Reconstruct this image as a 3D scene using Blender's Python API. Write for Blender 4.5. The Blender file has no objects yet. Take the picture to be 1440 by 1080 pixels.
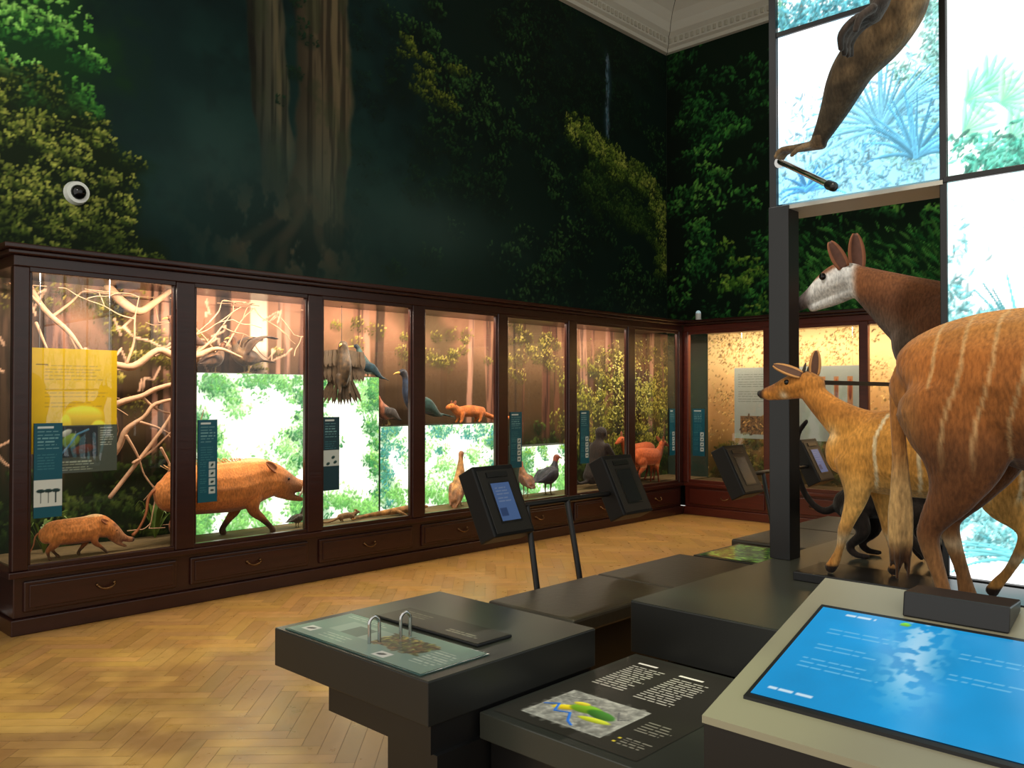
import bpy, math, random
import numpy as np
from mathutils import Vector, Matrix
random.seed(7); rng=np.random.default_rng(7)
SC=bpy.context.scene; COL=SC.collection
SC.view_settings.view_transform='Standard'

# ------------------------------------------------------------------ helpers
def lin(c): 
    c=np.asarray(c,dtype=float); return np.where(c<=0.04045,c/12.92,((c+0.055)/1.055)**2.4)
def L3(c): # 0-255 srgb -> linear rgba
    v=lin(np.array(c[:3])/255.0); return (float(v[0]),float(v[1]),float(v[2]),1.0)
def link(o,parent=None):
    COL.objects.link(o)
    if parent: o.parent=parent
    return o
def empty(name):
    o=bpy.data.objects.new(name,None); o.empty_display_size=.1; return link(o)
def newmat(name):
    m=bpy.data.materials.new(name); m.use_nodes=True; nt=m.node_tree
    return m,nt,nt.nodes['Principled BSDF']
def mat(name,c,rough=.5,metal=0,var=.12,scale=8,bump=0,stretch=(1,1,1),emit=0,spec=.5):
    m,nt,b=newmat(name); N=nt.nodes; K=nt.links
    tc=N.new('ShaderNodeTexCoord'); mp=N.new('ShaderNodeMapping'); mp.inputs['Scale'].default_value=stretch
    nz=N.new('ShaderNodeTexNoise'); nz.inputs['Scale'].default_value=scale; nz.inputs['Detail'].default_value=5
    K.new(tc.outputs['Object'],mp.inputs[0]); K.new(mp.outputs[0],nz.inputs[0])
    mx=N.new('ShaderNodeMix'); mx.data_type='RGBA'
    a=L3(c); mx.inputs[6].default_value=tuple(x*(1-var) for x in a[:3])+(1,); mx.inputs[7].default_value=tuple(min(1,x*(1+var)) for x in a[:3])+(1,)
    K.new(nz.outputs[0],mx.inputs[0]); K.new(mx.outputs[2],b.inputs['Base Color'])
    b.inputs['Roughness'].default_value=rough; b.inputs['Metallic'].default_value=metal; b.inputs['Specular IOR Level'].default_value=spec
    if emit: K.new(mx.outputs[2],b.inputs['Emission Color']); b.inputs['Emission Strength'].default_value=emit
    if bump:
        bp=N.new('ShaderNodeBump'); bp.inputs['Strength'].default_value=bump; bp.inputs['Distance'].default_value=.01
        K.new(nz.outputs[0],bp.inputs['Height']); K.new(bp.outputs[0],b.inputs['Normal'])
    return m
def attrmat(name,rough=.6,emit=0,fur=0,spec=.3,diff=True):
    m,nt,b=newmat(name); N=nt.nodes; K=nt.links
    at=N.new('ShaderNodeAttribute'); at.attribute_name='Col'
    src=at.outputs['Color']
    if fur:
        tc=N.new('ShaderNodeTexCoord'); nz=N.new('ShaderNodeTexNoise'); nz.inputs['Scale'].default_value=90; nz.inputs['Detail'].default_value=6
        mp=N.new('ShaderNodeMapping'); mp.inputs['Scale'].default_value=(1,1,.35)
        K.new(tc.outputs['Object'],mp.inputs[0]); K.new(mp.outputs[0],nz.inputs[0])
        rp=N.new('ShaderNodeMapRange'); rp.inputs[1].default_value=.3; rp.inputs[2].default_value=.7; rp.inputs[3].default_value=.66; rp.inputs[4].default_value=1.28
        K.new(nz.outputs[0],rp.inputs[0])
        vm=N.new('ShaderNodeVectorMath'); vm.operation='SCALE'; K.new(src,vm.inputs[0]); K.new(rp.outputs[0],vm.inputs['Scale']); src=vm.outputs[0]
        bp=N.new('ShaderNodeBump'); bp.inputs['Strength'].default_value=fur; bp.inputs['Distance'].default_value=.006
        K.new(nz.outputs[0],bp.inputs['Height']); K.new(bp.outputs[0],b.inputs['Normal'])
        b.inputs['Sheen Weight'].default_value=.15
    if diff: K.new(src,b.inputs['Base Color'])
    else: b.inputs['Base Color'].default_value=(0,0,0,1)
    if emit: K.new(src,b.inputs['Emission Color']); b.inputs['Emission Strength'].default_value=emit
    b.inputs['Roughness'].default_value=rough; b.inputs['Specular IOR Level'].default_value=spec
    return m
def meshobj(name,v,f,m=None,parent=None,smooth=False):
    me=bpy.data.meshes.new(name); me.from_pydata([tuple(p) for p in v],[],f); me.update()
    if smooth: me.polygons.foreach_set('use_smooth',[True]*len(me.polygons))
    o=bpy.data.objects.new(name,me)
    if m: me.materials.append(m)
    return link(o,parent)
BF=[(0,3,2,1),(4,5,6,7),(0,1,5,4),(1,2,6,5),(2,3,7,6),(3,0,4,7)]
def boxes(name,L,m,parent=None,bevel=0,mtx=None):
    v=[];f=[]
    for (x0,x1,y0,y1,z0,z1) in L:
        n=len(v)
        for p in [(x0,y0,z0),(x1,y0,z0),(x1,y1,z0),(x0,y1,z0),(x0,y0,z1),(x1,y0,z1),(x1,y1,z1),(x0,y1,z1)]:
            v.append(mtx@Vector(p) if mtx else p)
        f+=[tuple(n+i for i in q) for q in BF]
    o=meshobj(name,v,f,m,parent)
    if bevel:
        md=o.modifiers.new('bevel','BEVEL'); md.width=bevel; md.segments=2
    return o
def box(name,x0,x1,y0,y1,z0,z1,m,parent=None,bevel=0,mtx=None): return boxes(name,[(x0,x1,y0,y1,z0,z1)],m,parent,bevel,mtx)
def catmull(pts,n=5):
    P=[np.array(p,float) for p in pts]
    if len(P)==2: return [P[0]*(1-t)+P[1]*t for t in np.linspace(0,1,n+1)]
    P=[2*P[0]-P[1]]+P+[2*P[-1]-P[-2]]; out=[]
    for i in range(1,len(P)-2):
        for k in range(n):
            t=k/n; a,b,c,d=P[i-1:i+3]
            q=.5*((2*b)+(-a+c)*t+(2*a-5*b+4*c-d)*t*t+(-a+3*b-3*c+d)*t**3); out.append(q)
    out.append(P[-2]); return out
def loft(chain,lat=(0,1,0),seg=14,n=5,v=None,f=None):
    """chain of (x,y,z,rw[,rh])"""
    if v is None: v=[];f=[]
    ch=[tuple(c)+((c[3],) if len(c)==4 else ()) for c in chain]
    S=catmull(ch,n); S=[np.concatenate([s[:3],np.maximum(s[3:],.002)]) for s in S]
    pos=[s[:3] for s in S]; T=[]
    for i in range(len(S)):
        a=pos[max(0,i-1)];b=pos[min(len(S)-1,i+1)]; t=b-a; T.append(t/(np.linalg.norm(t)+1e-9))
    rings=[]
    def cap(s,t,sgn):
        r=(s[3]+s[4])/2; out=[]
        for th in (1.25,.85,.4): out.append((s[:3]+sgn*t*r*math.sin(th)*.85,s[3]*math.cos(th),s[4]*math.cos(th),t))
        return out
    rings+=cap(S[0],T[0],-1); rings+=[(s[:3],s[3],s[4],t) for s,t in zip(S,T)]; rings+=cap(S[-1],T[-1],1)[::-1]
    lat=np.array(lat,float); base=len(v); prev=None
    for (c,rw,rh,t) in rings:
        l=lat-t*np.dot(lat,t)
        if np.linalg.norm(l)<.35:
            l=np.array((0,0,1.))-t*t[2]
            if np.linalg.norm(l)<.35: l=np.array((1.,0,0))-t*t[0]
        if prev is not None:
            l2=prev-t*np.dot(prev,t)
            if np.dot(l,prev)<.7 and np.linalg.norm(l2)>.1: l=l2
        l/=np.linalg.norm(l); prev=l; nn=np.cross(t,l)
        for k in range(seg):
            a=2*math.pi*k/seg; v.append(c+l*rw*math.cos(a)+nn*rh*math.sin(a))
    R=len(rings)
    for i in range(R-1):
        for k in range(seg):
            a=base+i*seg+k; b=base+i*seg+(k+1)%seg; f.append((a,b,b+seg,a+seg))
    n0=len(v); v.append(sum(v[base:base+seg])/seg); v.append(sum(v[base+(R-1)*seg:base+R*seg])/seg)
    for k in range(seg):
        f.append((n0,base+(k+1)%seg,base+k)); e=base+(R-1)*seg; f.append((n0+1,e+k,e+(k+1)%seg))
    return v,f
def tube(name,chains,m,parent=None,seg=10,n=5,lat=(0,1,0)):
    v=[];f=[]
    for c in chains: loft(c,lat,seg,n,v,f)
    return meshobj(name,v,f,m,parent,True)
def setcol(me,rgb255):
    c=np.ones((len(me.vertices),4)); c[:,:3]=lin(np.clip(rgb255,0,255)/255.0)
    a=me.color_attributes.new('Col','FLOAT_COLOR','POINT'); a.data.foreach_set('color',c.ravel())
FUR=attrmat('fur',rough=.75,fur=.6,spec=.15)
FEATHER=attrmat('feathers',rough=.55,fur=.35,spec=.3)
def creature(name,chains,colf,lat=(0,1,0),voxel=.01,smooth=4,parent=None,m=None,seg=14):
    v=[];f=[]
    for c in chains: loft(c,lat,seg,5,v,f)
    me=bpy.data.meshes.new('tmp'); me.from_pydata([tuple(p) for p in v],[],f)
    o=bpy.data.objects.new('tmp',me); COL.objects.link(o)
    r=o.modifiers.new('r','REMESH'); r.mode='VOXEL'; r.voxel_size=voxel
    s=o.modifiers.new('s','SMOOTH'); s.factor=.5; s.iterations=smooth
    dg=bpy.context.evaluated_depsgraph_get(); dg.update()
    nm=bpy.data.meshes.new_from_object(o.evaluated_get(dg)); bpy.data.objects.remove(o)
    nm.name=name; P=np.empty(len(nm.vertices)*3); nm.vertices.foreach_get('co',P); P=P.reshape(-1,3)
    setcol(nm,colf(P)); nm.materials.clear(); nm.materials.append(m or FUR)
    nm.polygons.foreach_set('use_smooth',[True]*len(nm.polygons))
    return link(bpy.data.objects.new(name,nm),parent)
def ball(name,p,r,m,parent,sc=(1,1,1)):
    v=[];f=[];A,B=12,8
    for i in range(1,B):
        th=math.pi*i/B
        for k in range(A): v.append((p[0]+sc[0]*r*math.sin(th)*math.cos(2*math.pi*k/A),p[1]+sc[1]*r*math.sin(th)*math.sin(2*math.pi*k/A),p[2]+sc[2]*r*math.cos(th)))
    for i in range(B-2):
        for k in range(A): a=i*A+k;b=i*A+(k+1)%A; f.append((a,a+A,b+A,b))
    n=len(v); v+=[(p[0],p[1],p[2]+sc[2]*r),(p[0],p[1],p[2]-sc[2]*r)]
    for k in range(A): f.append((n,k,(k+1)%A)); f.append((n+1,(B-2)*A+(k+1)%A,(B-2)*A+k))
    return meshobj(name,v,f,m,parent,True)
def leafmesh(name,base,tip,width,facing,m,parent,cup=.35,rim=None):
    b=Vector(base);t=Vector(tip);ax=(t-b);side=ax.cross(Vector(facing)).normalized();nrm=side.cross(ax).normalized()
    v=[];f=[];R,C=12,7
    for i in range(R+1):
        s=i/R; w=width*.5*1.32*((s+.16)**.5)*((1.03-s)**.62)
        for k in range(C):
            q=(k/(C-1)*2-1); p=b+ax*s+side*w*q+nrm*(cup*w*(q*q)); v.append(p)
    for i in range(R):
        for k in range(C-1): a=i*C+k; f.append((a,a+1,a+C+1,a+C))
    o=meshobj(name,v,f,m,parent,True); md=o.modifiers.new('s','SOLIDIFY'); md.thickness=.008
    if rim:
        me=o.data; me.materials.append(rim)
        for pl in me.polygons:
            k=pl.index%(C-1)
            if k in(0,C-2): pl.material_index=1
    return o

# ---------------------------------------------------------------- 2D painter (printed photographs)
def up(a,h,w):
    H,W=a.shape; y=np.linspace(0,H-1.001,h);x=np.linspace(0,W-1.001,w)
    yi=y.astype(int);xi=x.astype(int);fy=(y-yi)[:,None];fx=(x-xi)[None,:]
    fy=fy*fy*(3-2*fy);fx=fx*fx*(3-2*fx)
    A=a[yi][:,xi];B=a[yi][:,xi+1];C=a[yi+1][:,xi];D=a[yi+1][:,xi+1]
    return A*(1-fy)*(1-fx)+B*(1-fy)*fx+C*fy*(1-fx)+D*fy*fx
def fbm(h,w,cy,cx=None,o=4):
    cx=cx or cy; out=np.zeros((h,w));amp=1;tot=0
    for k in range(o):
        a=rng.random((max(2,int(h/cy)+2),max(2,int(w/cx)+2))); out+=amp*up(a,h,w); tot+=amp; amp*=.55; cy=max(1,cy/2);cx=max(1,cx/2)
    return out/tot
def sm(a,b,x): t=np.clip((x-a)/(b-a),0,1); return t*t*(3-2*t)
def s1(a,b,x): t=min(1,max(0,(x-a)/(b-a))); return t*t*(3-2*t)
class Pic:
    def __init__(s,u0,u1,v0,v1,res,base=(0,0,0)):
        s.u0,s.u1,s.v0,s.v1,s.res=u0,u1,v0,v1,res
        s.w=int(round((u1-u0)/res))+1; s.h=int(round((v1-v0)/res))+1
        s.im=np.ones((s.h,s.w,3))*np.array(base,float)
        s.U,s.V=np.meshgrid(np.linspace(u0,u1,s.w),np.linspace(v0,v1,s.h))
    def mix(s,c,k): k=np.clip(k,0,1)[...,None]; s.im=s.im*(1-k)+np.array(c,float)*k
    def splat(s,u,v,a,b,ang,c,al=1,soft=2):
        x=(u-s.u0)/s.res;y=(v-s.v0)/s.res;a/=s.res;b/=s.res;R=int(max(a,b)*1.1)+2
        x0,x1,y0,y1=max(0,int(x)-R),min(s.w,int(x)+R+1),max(0,int(y)-R),min(s.h,int(y)+R+1)
        if x0>=x1 or y0>=y1: return
        yy,xx=np.mgrid[y0:y1,x0:x1]; dx=xx-x;dy=yy-y;ca,sa=math.cos(ang),math.sin(ang)
        p=(dx*ca+dy*sa)/a;q=(-dx*sa+dy*ca)/b
        k=(np.clip((1.25-(p*p+q*q))*soft,0,1)*al)[...,None]
        sh=(1+.25*q)[...,None] if soft==2 else 1
        s.im[y0:y1,x0:x1]=s.im[y0:y1,x0:x1]*(1-k)+np.array(c)*sh*k
    def leaves(s,n,prob,a0,a1,cols,ratio=.45,ang=(-1.6,1.6),br=(.5,1.15),al=1,light=None):
        p=prob.clip(0).ravel(); p=p/p.sum(); idx=rng.choice(len(p),n,p=p)
        cols=np.array(cols,float)
        for i in idx:
            v=s.V.flat[i];u=s.U.flat[i]; a=rng.uniform(a0,a1); k=rng.uniform(*br)
            if light is not None: k*=light.flat[i]
            t=rng.random()*(len(cols)-1);j=int(t);c=cols[j]*(1-t+j)+cols[min(j+1,len(cols)-1)]*(t-j)
            s.splat(u+rng.uniform(-.01,.01),v+rng.uniform(-.01,.01),a,a*ratio,rng.uniform(*ang),c*k,al)
    def clumps(s,n,prob,R0,R1,per,a0,a1,cols,dark,ratio=.45,ang=(-1.6,1.6),al=.95,lf=None,da=.6):
        """foliage masses: dark core, leaves lit from the top"""
        p=prob.clip(0).ravel(); p=p/p.sum(); idx=rng.choice(len(p),n,p=p); idx=idx[np.argsort(-s.V.flat[idx])]
        cols=np.array(cols,float)
        for i in idx:
            u=s.U.flat[i];v=s.V.flat[i]; R=rng.uniform(R0,R1); m=1 if lf is None else lf.flat[i]
            s.splat(u,v-R*.15,R,R*.8,0,dark,da,soft=1)
            for k in range(per):
                r=R*math.sqrt(rng.random()); th=rng.uniform(0,6.283); du=r*math.cos(th)*1.15; dv=r*math.sin(th)*.8
                b=s1(-.9,.9,(dv+.3*du)/R)*rng.uniform(.7,1.15)*m; t=min(.999,max(0,b*.9))*(len(cols)-1); j=int(t)
                c=cols[j]*(1-t+j)+cols[min(j+1,len(cols)-1)]*(t-j); a=rng.uniform(a0,a1)
                s.splat(u+du,v+dv,a,a*ratio,rng.uniform(*ang),c*rng.uniform(.85,1.12),al)
    def rect(s,u0,u1,v0,v1,c): 
        k=(s.U>=u0)&(s.U<=u1)&(s.V>=v0)&(s.V<=v1); s.im[k]=c
    def text(s,u0,u1,v0,v1,line,c,fill=.5):
        v=v1
        while v-line*fill>=v0:
            u=u0; end=u1-rng.random()*(u1-u0)*.25
            while u<end:
                w=min(rng.uniform(1.5,4.5)*line*.6,end-u); s.rect(u,u+w,v-line*fill,v,c); u+=w+line*.35
            v-=line
    def line(s,pts,r,c):
        for a,b in zip(pts[:-1],pts[1:]):
            L=math.hypot(b[0]-a[0],b[1]-a[1]); n=max(2,int(L/(r*.6)))
            for k in range(n+1): t=k/n; s.splat(a[0]+(b[0]-a[0])*t,a[1]+(b[1]-a[1])*t,r,r,0,c)
    def obj(s,name,fn,m,parent=None):
        """fn(U,V)->(x,y,z) arrays"""
        x,y,z=fn(s.U,s.V); N=s.w*s.h; co=np.stack([np.broadcast_to(a,(s.h,s.w)) for a in (x,y,z)],-1).reshape(-1)
        me=bpy.data.meshes.new(name); me.vertices.add(N); me.vertices.foreach_set('co',co.astype(np.float32))
        i=np.arange(N).reshape(s.h,s.w); q=np.stack([i[:-1,:-1],i[:-1,1:],i[1:,1:],i[1:,:-1]],-1).reshape(-1,4); F=len(q)
        me.loops.add(F*4); me.loops.foreach_set('vertex_index',q.ravel().astype(np.int32))
        me.polygons.add(F); me.polygons.foreach_set('loop_start',np.arange(0,F*4,4,dtype=np.int32))
        me.update(calc_edges=True); me.validate(); setcol(me,s.im.reshape(-1,3)); me.materials.append(m)
        return link(bpy.data.objects.new(name,me),parent)
PRINT=attrmat('printed_wallpaper',rough=.7,spec=.15)
PANELP=attrmat('printed_panel',rough=.35,spec=.4)
MAPM=attrmat('backlit_map',rough=.3,emit=.35,spec=.4)
LIT=attrmat('backlit_print',rough=.25,emit=1.7,diff=False,spec=.3)
LITC=attrmat('backlit_print_cabinet',rough=.5,emit=1.8,diff=False,spec=.2)
SCREEN=attrmat('screen_image',rough=.12,emit=.95,diff=False,spec=.5)

# ---------------------------------------------------------------- materials
WOOD=mat('mahogany',(48,20,14),rough=.28,var=.4,scale=5,stretch=(1,1,7),bump=.1)
WOODR=mat('mahogany_red',(82,30,18),rough=.3,var=.4,scale=5,stretch=(1,1,7),bump=.1)
BLACK=mat('black_metal',(20,20,21),rough=.35,var=.1)
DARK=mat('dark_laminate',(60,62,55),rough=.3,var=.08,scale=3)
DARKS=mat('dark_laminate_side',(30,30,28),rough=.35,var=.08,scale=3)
TAUPE=mat('lectern_top_reflection',(158,152,128),rough=.28,var=.06,scale=3)  # taupe paints the reflection lying on the dark lectern top
LEATH=mat('dark_leather',(50,44,34),rough=.4,var=.15,scale=30,bump=.15)
CHROME=mat('chrome',(200,200,200),rough=.15,metal=1,var=.03)
BRASS=mat('aged_brass',(120,90,60),rough=.35,metal=1)
WHITE=mat('white_plastic',(225,225,220),rough=.35,var=.03)
PLASTER=mat('plaster',(200,198,186),rough=.8,var=.05,scale=2,bump=.05)
PLAST2=mat('plaster_moulding',(176,172,156),rough=.8,var=.1,scale=25,bump=.5)
EYE=mat('glass_eye',(8,6,5),rough=.05,var=0)
SOIL=mat('diorama_ground',(92,74,42),rough=.9,var=.5,scale=9,bump=.8)
BARK=mat('pale_branch',(180,138,106),rough=.8,var=.4,scale=14,bump=.8)
LEAFG=mat('green_leaf',(88,110,40),rough=.5,var=.5,scale=6)
HORN=mat('horn',(60,50,40),rough=.4,var=.2)
HOOF=mat('dark_hoof',(20,16,14),rough=.4)
BEAK=mat('beak_yellow',(190,150,70),rough=.4)
LEGM=mat('bird_leg',(110,90,50),rough=.5)
def glass():
    m=bpy.data.materials.new('display_glass'); m.use_nodes=True; nt=m.node_tree;N=nt.nodes;N.clear()
    o=N.new('ShaderNodeOutputMaterial');mx=N.new('ShaderNodeMixShader');t=N.new('ShaderNodeBsdfTransparent');g=N.new('ShaderNodeBsdfGlossy');lw_=N.new('ShaderNodeLayerWeight')
    lw_.inputs['Blend'].default_value=.5; pw=N.new('ShaderNodeMath'); pw.operation='POWER'; pw.inputs[1].default_value=4.5
    ad=N.new('ShaderNodeMath'); ad.operation='MULTIPLY_ADD'; ad.inputs[1].default_value=.75; ad.inputs[2].default_value=.055
    g.inputs['Roughness'].default_value=.01; t.inputs[0].default_value=(.97,.98,.97,1)
    nt.links.new(lw_.outputs['Facing'],pw.inputs[0]); nt.links.new(pw.outputs[0],ad.inputs[0]); nt.links.new(ad.outputs[0],mx.inputs[0])
    nt.links.new(t.outputs[0],mx.inputs[1]);nt.links.new(g.outputs[0],mx.inputs[2]);nt.links.new(mx.outputs[0],o.inputs[0]); return m
GLASS=glass()

# ---------------------------------------------------------------- room shell
FL=attrmat('parquet',rough=.3,spec=.5)
nt=FL.node_tree; N=nt.nodes; b=N['Principled BSDF']; at=[n for n in N if n.type=='ATTRIBUTE'][0]
tc=N.new('ShaderNodeTexCoord'); nz=N.new('ShaderNodeTexNoise'); nz.inputs['Scale'].default_value=14; nz.inputs['Detail'].default_value=6
nt.links.new(tc.outputs['Object'],nz.inputs[0]); mr=N.new('ShaderNodeMapRange'); mr.inputs[3].default_value=.84; mr.inputs[4].default_value=1.12; nt.links.new(nz.outputs[0],mr.inputs[0])
vm=N.new('ShaderNodeVectorMath'); vm.operation='SCALE'; nt.links.new(at.outputs['Color'],vm.inputs[0]); nt.links.new(mr.outputs[0],vm.inputs['Scale']); nt.links.new(vm.outputs[0],b.inputs['Base Color'])
rr=N.new('ShaderNodeMapRange'); rr.inputs[3].default_value=.2; rr.inputs[4].default_value=.42; nt.links.new(nz.outputs[0],rr.inputs[0]); nt.links.new(rr.outputs[0],b.inputs['Roughness'])
w=.085; n=5; v=[];f=[];cc=[]
def plank(x0,x1,y0,y1,flip):
    g=.0008; k=rng.uniform(.94,1.03)*(1.0 if flip else .96); c=np.array((186,140,78))*k+np.array((0,rng.uniform(-3,3),rng.uniform(-5,5)))
    P=[(x0+g,y0+g),(x1-g,y0+g),(x1-g,y1-g),(x0+g,y1-g)]; s=math.sqrt(.5); b0=len(v)
    Q=[((x-y)*s+4.5,(x+y)*s+1.8) for x,y in P]
    cxx=sum(q[0] for q in Q)/4; cyy=sum(q[1] for q in Q)/4
    if not(-1.2<cxx<10.0 and -3.3<cyy<6.55): return
    v.extend([(q[0],q[1],0) for q in Q]); f.append((b0,b0+1,b0+2,b0+3)); cc.extend([c]*4)
for j in range(-22,23):
    for i in range(-130,131):
        ox=(i+j*n)*w; oy=(i-j*n)*w
        if abs(ox)+abs(oy)>16: continue
        plank(ox,ox+n*w,oy,oy+w,0); plank(ox,ox+w,oy+w,oy+(n+1)*w,1)
b0=len(v); v+=[(-1.3,-3.4,-.003),(10.05,-3.4,-.003),(10.05,6.6,-.003),(-1.3,6.6,-.003),(-1.3,-3.4,-.1),(10.05,-3.4,-.1),(10.05,6.6,-.1),(-1.3,6.6,-.1)]
cc+=[np.array((110,76,40))]*8; f+=[(b0,b0+1,b0+2,b0+3),(b0+4,b0+7,b0+6,b0+5),(b0,b0+4,b0+5,b0+1),(b0+3,b0+2,b0+6,b0+7)]
fo=meshobj('floor',v,f,FL); setcol(fo.data,np.array(cc))
WL=box('wall_left',-1.3,10.3,6.62,6.85,0,7.1,mat('wall_dark_green',(20,36,30),rough=.8))
WB=box('wall_back',10.07,10.3,-3.4,6.62,0,7.1,mat('wall_dark_green_b',(22,40,28),rough=.8))
box('ceiling',-1.3,10.3,-3.4,6.85,7.0,7.15,PLASTER)
prof=[(0,6.24),(.07,6.24),(.07,6.29),(.12,6.31),(.12,6.42),(.15,6.44),(.18,6.46),(.22,6.56),(.30,6.66),(.42,6.74),(.56,6.79),(.56,6.84),(.62,6.86),(.62,6.99),(0,6.99)]
def cornice(name,alongx,m):
    v=[];f=[];k=len(prof)
    for e in (0,1):
        for d,z in prof:
            if alongx: v.append((-1.3 if e==0 else 10.06-d,6.615-d,z))
            else: v.append((10.065-d,-3.4 if e==0 else 6.61-d,z))
    for i in range(k-1): f.append((i,i+1,k+i+1,k+i))
    return meshobj(name,v,f,m)
cornice('trim_1',True,PLASTER); cornice('trim_2',False,PLASTER)
L=[]
x=2.0
while x<9.9: L.append((x,x+.05,6.475,6.50,6.33,6.40)); x+=.085
boxes('trim_3',L,PLAST2,bevel=.01)
L=[]; y=-3.0
while y<6.45: L.append((9.925,9.95,y,y+.05,6.33,6.40)); y+=.085
boxes('trim_4',L,PLAST2,bevel=.01)

# --- jungle mural, left wall
p=Pic(-1.25,10.06,2.2,6.24,.013,(10,32,31)); U,V=p.U,p.V
n1=fbm(p.h,p.w,74,74,5); n2=fbm(p.h,p.w,17,17,4); n3=fbm(p.h,p.w,130,130,3)
p.mix((20,48,44),sm(.42,.72,n1)*.8); p.mix((7,22,22),sm(.5,.8,n2)*.5)
mid=sm(5.0,6.4,U)
p.mix((11,29,20),mid*.8)
dk_=.4+.8*sm(.4,.65,n3)
p.clumps(380,mid*sm(.36,.6,n1)+.01*mid,.10,.24,26,.012,.032,[(9,25,17),(19,46,25),(36,70,34),(54,90,42)],(7,21,15),lf=dk_,da=.5)
p.clumps(40,np.exp(-((U-4.9)/.35)**2)*sm(3.2,4,V)+1e-9,.08,.15,14,.01,.025,[(8,26,20),(14,38,28),(22,52,36)],(8,24,20),da=.3)
g=lambda cu,cv,su,sv: np.exp(-((U-cu)/su)**2-((V-cv)/sv)**2)
st=fbm(p.h,p.w,120,4,4); mo=fbm(p.h,p.w,22,14,4)
wob=(fbm(p.h,p.w,40,500,2)-.5)*.10
for (cx,wd,vb,c) in [(3.86,.20,3.35,(72,70,55)),(4.44,.32,3.0,(96,83,62))]:
    cxx=cx+wob+(4.25-cx)*sm(4.4,2.8,V)*.5; wd_=wd*(1+.25*(mo-.5)); k=sm(wd_,wd_*.8,np.abs(U-cxx))*sm(vb-.3,vb+.6,V)
    p.mix(c,k*.95); p.im*=(1-(k*sm(.46,.62,st)*.40))[...,None]; p.mix((56,64,42),k*sm(.5,.66,mo)*.5); p.im*=(1-k*sm(.1,1.0,(cxx-U)/wd)*.45)[...,None]
    p.mix((128,112,80),k*np.exp(-(((U-cxx)/wd-.45)/.22)**2)*sm(.6,.4,st)*.45)
p.clumps(16,np.exp(-((U-4.14+.1*np.sin(V*5))/.06)**2)*sm(3.6,4.2,V)+1e-9,.05,.1,12,.01,.025,[(14,34,22),(24,52,30)],(12,30,20),da=.3)
rt=fbm(p.h,p.w,15,10,4); k=np.exp(-((U-4.05)/.60)**2-((V-2.85)/.40)**2); p.mix((92,76,56),k*sm(.46,.6,rt)*.95); p.mix((17,23,20),k*sm(.52,.44,rt)*.6)
for (a,b_,c,d) in [(4.2,3.3,3.55,2.65),(4.25,3.3,4.0,2.6),(4.3,3.3,4.55,2.65),(4.2,3.2,3.8,2.55)]:
    for t in np.linspace(0,1,40): p.splat(a+(c-a)*t+.04*math.sin(t*6+a*9),b_+(d-b_)*t,.055+.02*t,.05,0,(72+10*math.sin(t*17),62,46),.13,soft=1)
haze=g(4.4,3.3,1.9,.6)+.6*g(5.7,3.2,1.3,.4)+.5*g(3.2,3.4,.6,.5); p.mix((62,84,79),haze*(.16+.75*n3))
p.mix((50,68,60),g(4.6,2.45,1.8,.25)*.5)
ul=sm(2.95,2.3,U+(n2-.5)*.8+ (V-3.3)*.12)*sm(2.4,2.7,V); p.mix((18,42,22),ul*.8)
bl=sm(2.6,2.25,U+ (n2-.5)*.9)*sm(3.3,3.7,V+(n1-.5)*.4)
p.mix((18,48,24),bl); p.clumps(380,bl+1e-9*bl,.09,.2,44,.011,.030,[(20,56,26),(40,96,38),(84,148,56),(134,186,90)],(16,48,24),lf=.55+.7*sm(.35,.6,n3+.12),da=.5)
ol=np.clip(sm(2.8,2.4,U-(3.3-V)*.45+(n2-.5)*.5)*sm(3.85,3.5,V+(n2-.5)*.5),0,1)
p.mix((20,32,16),ol); p.clumps(560,ol+1e-9,.05,.12,34,.008,.021,[(24,38,16),(54,70,26),(100,112,44),(156,158,72)],(17,28,14),lf=.5+.75*sm(.35,.6,n1),da=.5)
vm_=(np.exp(-((U-5.5)/.13)**2-((V-4.98)/.12)**2)+np.exp(-((U-5.68)/.14)**2-((V-4.72)/.16)**2)+.8*np.exp(-((U-5.95)/.14)**2-((V-4.58)/.13)**2)+.35*np.exp(-((U-6.05)/.25)**2-((V-4.95)/.06)**2))
p.clumps(34,vm_*(vm_>.2)+1e-9,.05,.09,20,.010,.026,[(30,44,18),(70,88,30),(120,130,46)],(18,32,16),da=.5)
p.mix((40,68,80),np.exp(-((U-8.72-.03*np.sin(V*6))/.05)**2)*sm(4.7,5.0,V)*sm(6.0,5.7,V)*.7)
for k in range(90):
    t=rng.random(); p.splat(8.72+rng.normal(0,.02),5.85-t*1.05,.04,.007,1.57,(80+50*rng.random(),130,150),.5)
def ridge(pts,wd,n,cols,R=(.06,.12)):
    d=np.full(U.shape,9.)
    for a,b_ in zip(pts[:-1],pts[1:]):
        a=np.array(a);b_=np.array(b_);ab=b_-a; t=np.clip(((U-a[0])*ab[0]+(V-a[1])*ab[1])/(ab@ab),0,1); d=np.minimum(d,np.hypot(U-a[0]-t*ab[0],V-a[1]-t*ab[1]))
    k=sm(wd,wd*.2,d+(n2-.5)*.35); p.clumps(n,k*k+1e-9,R[0],R[1],26,.009,.024,cols,(18,35,16),lf=.6+.65*sm(.35,.6,n2),da=.5)
ridge([(8.4,4.2),(9.0,4.0),(9.6,3.8)],.4,110,[(18,38,18),(38,66,27),(68,94,36)])
ridge([(8.0,4.68),(8.5,4.68),(8.9,4.48),(9.3,4.4)],.28,150,[(28,46,18),(70,94,30),(118,136,48),(160,168,74)])
ridge([(9.3,4.42),(9.7,4.32),(9.95,3.95),(10.05,3.3)],.26,130,[(26,44,18),(64,90,30),(112,132,48),(148,156,68)])
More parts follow.
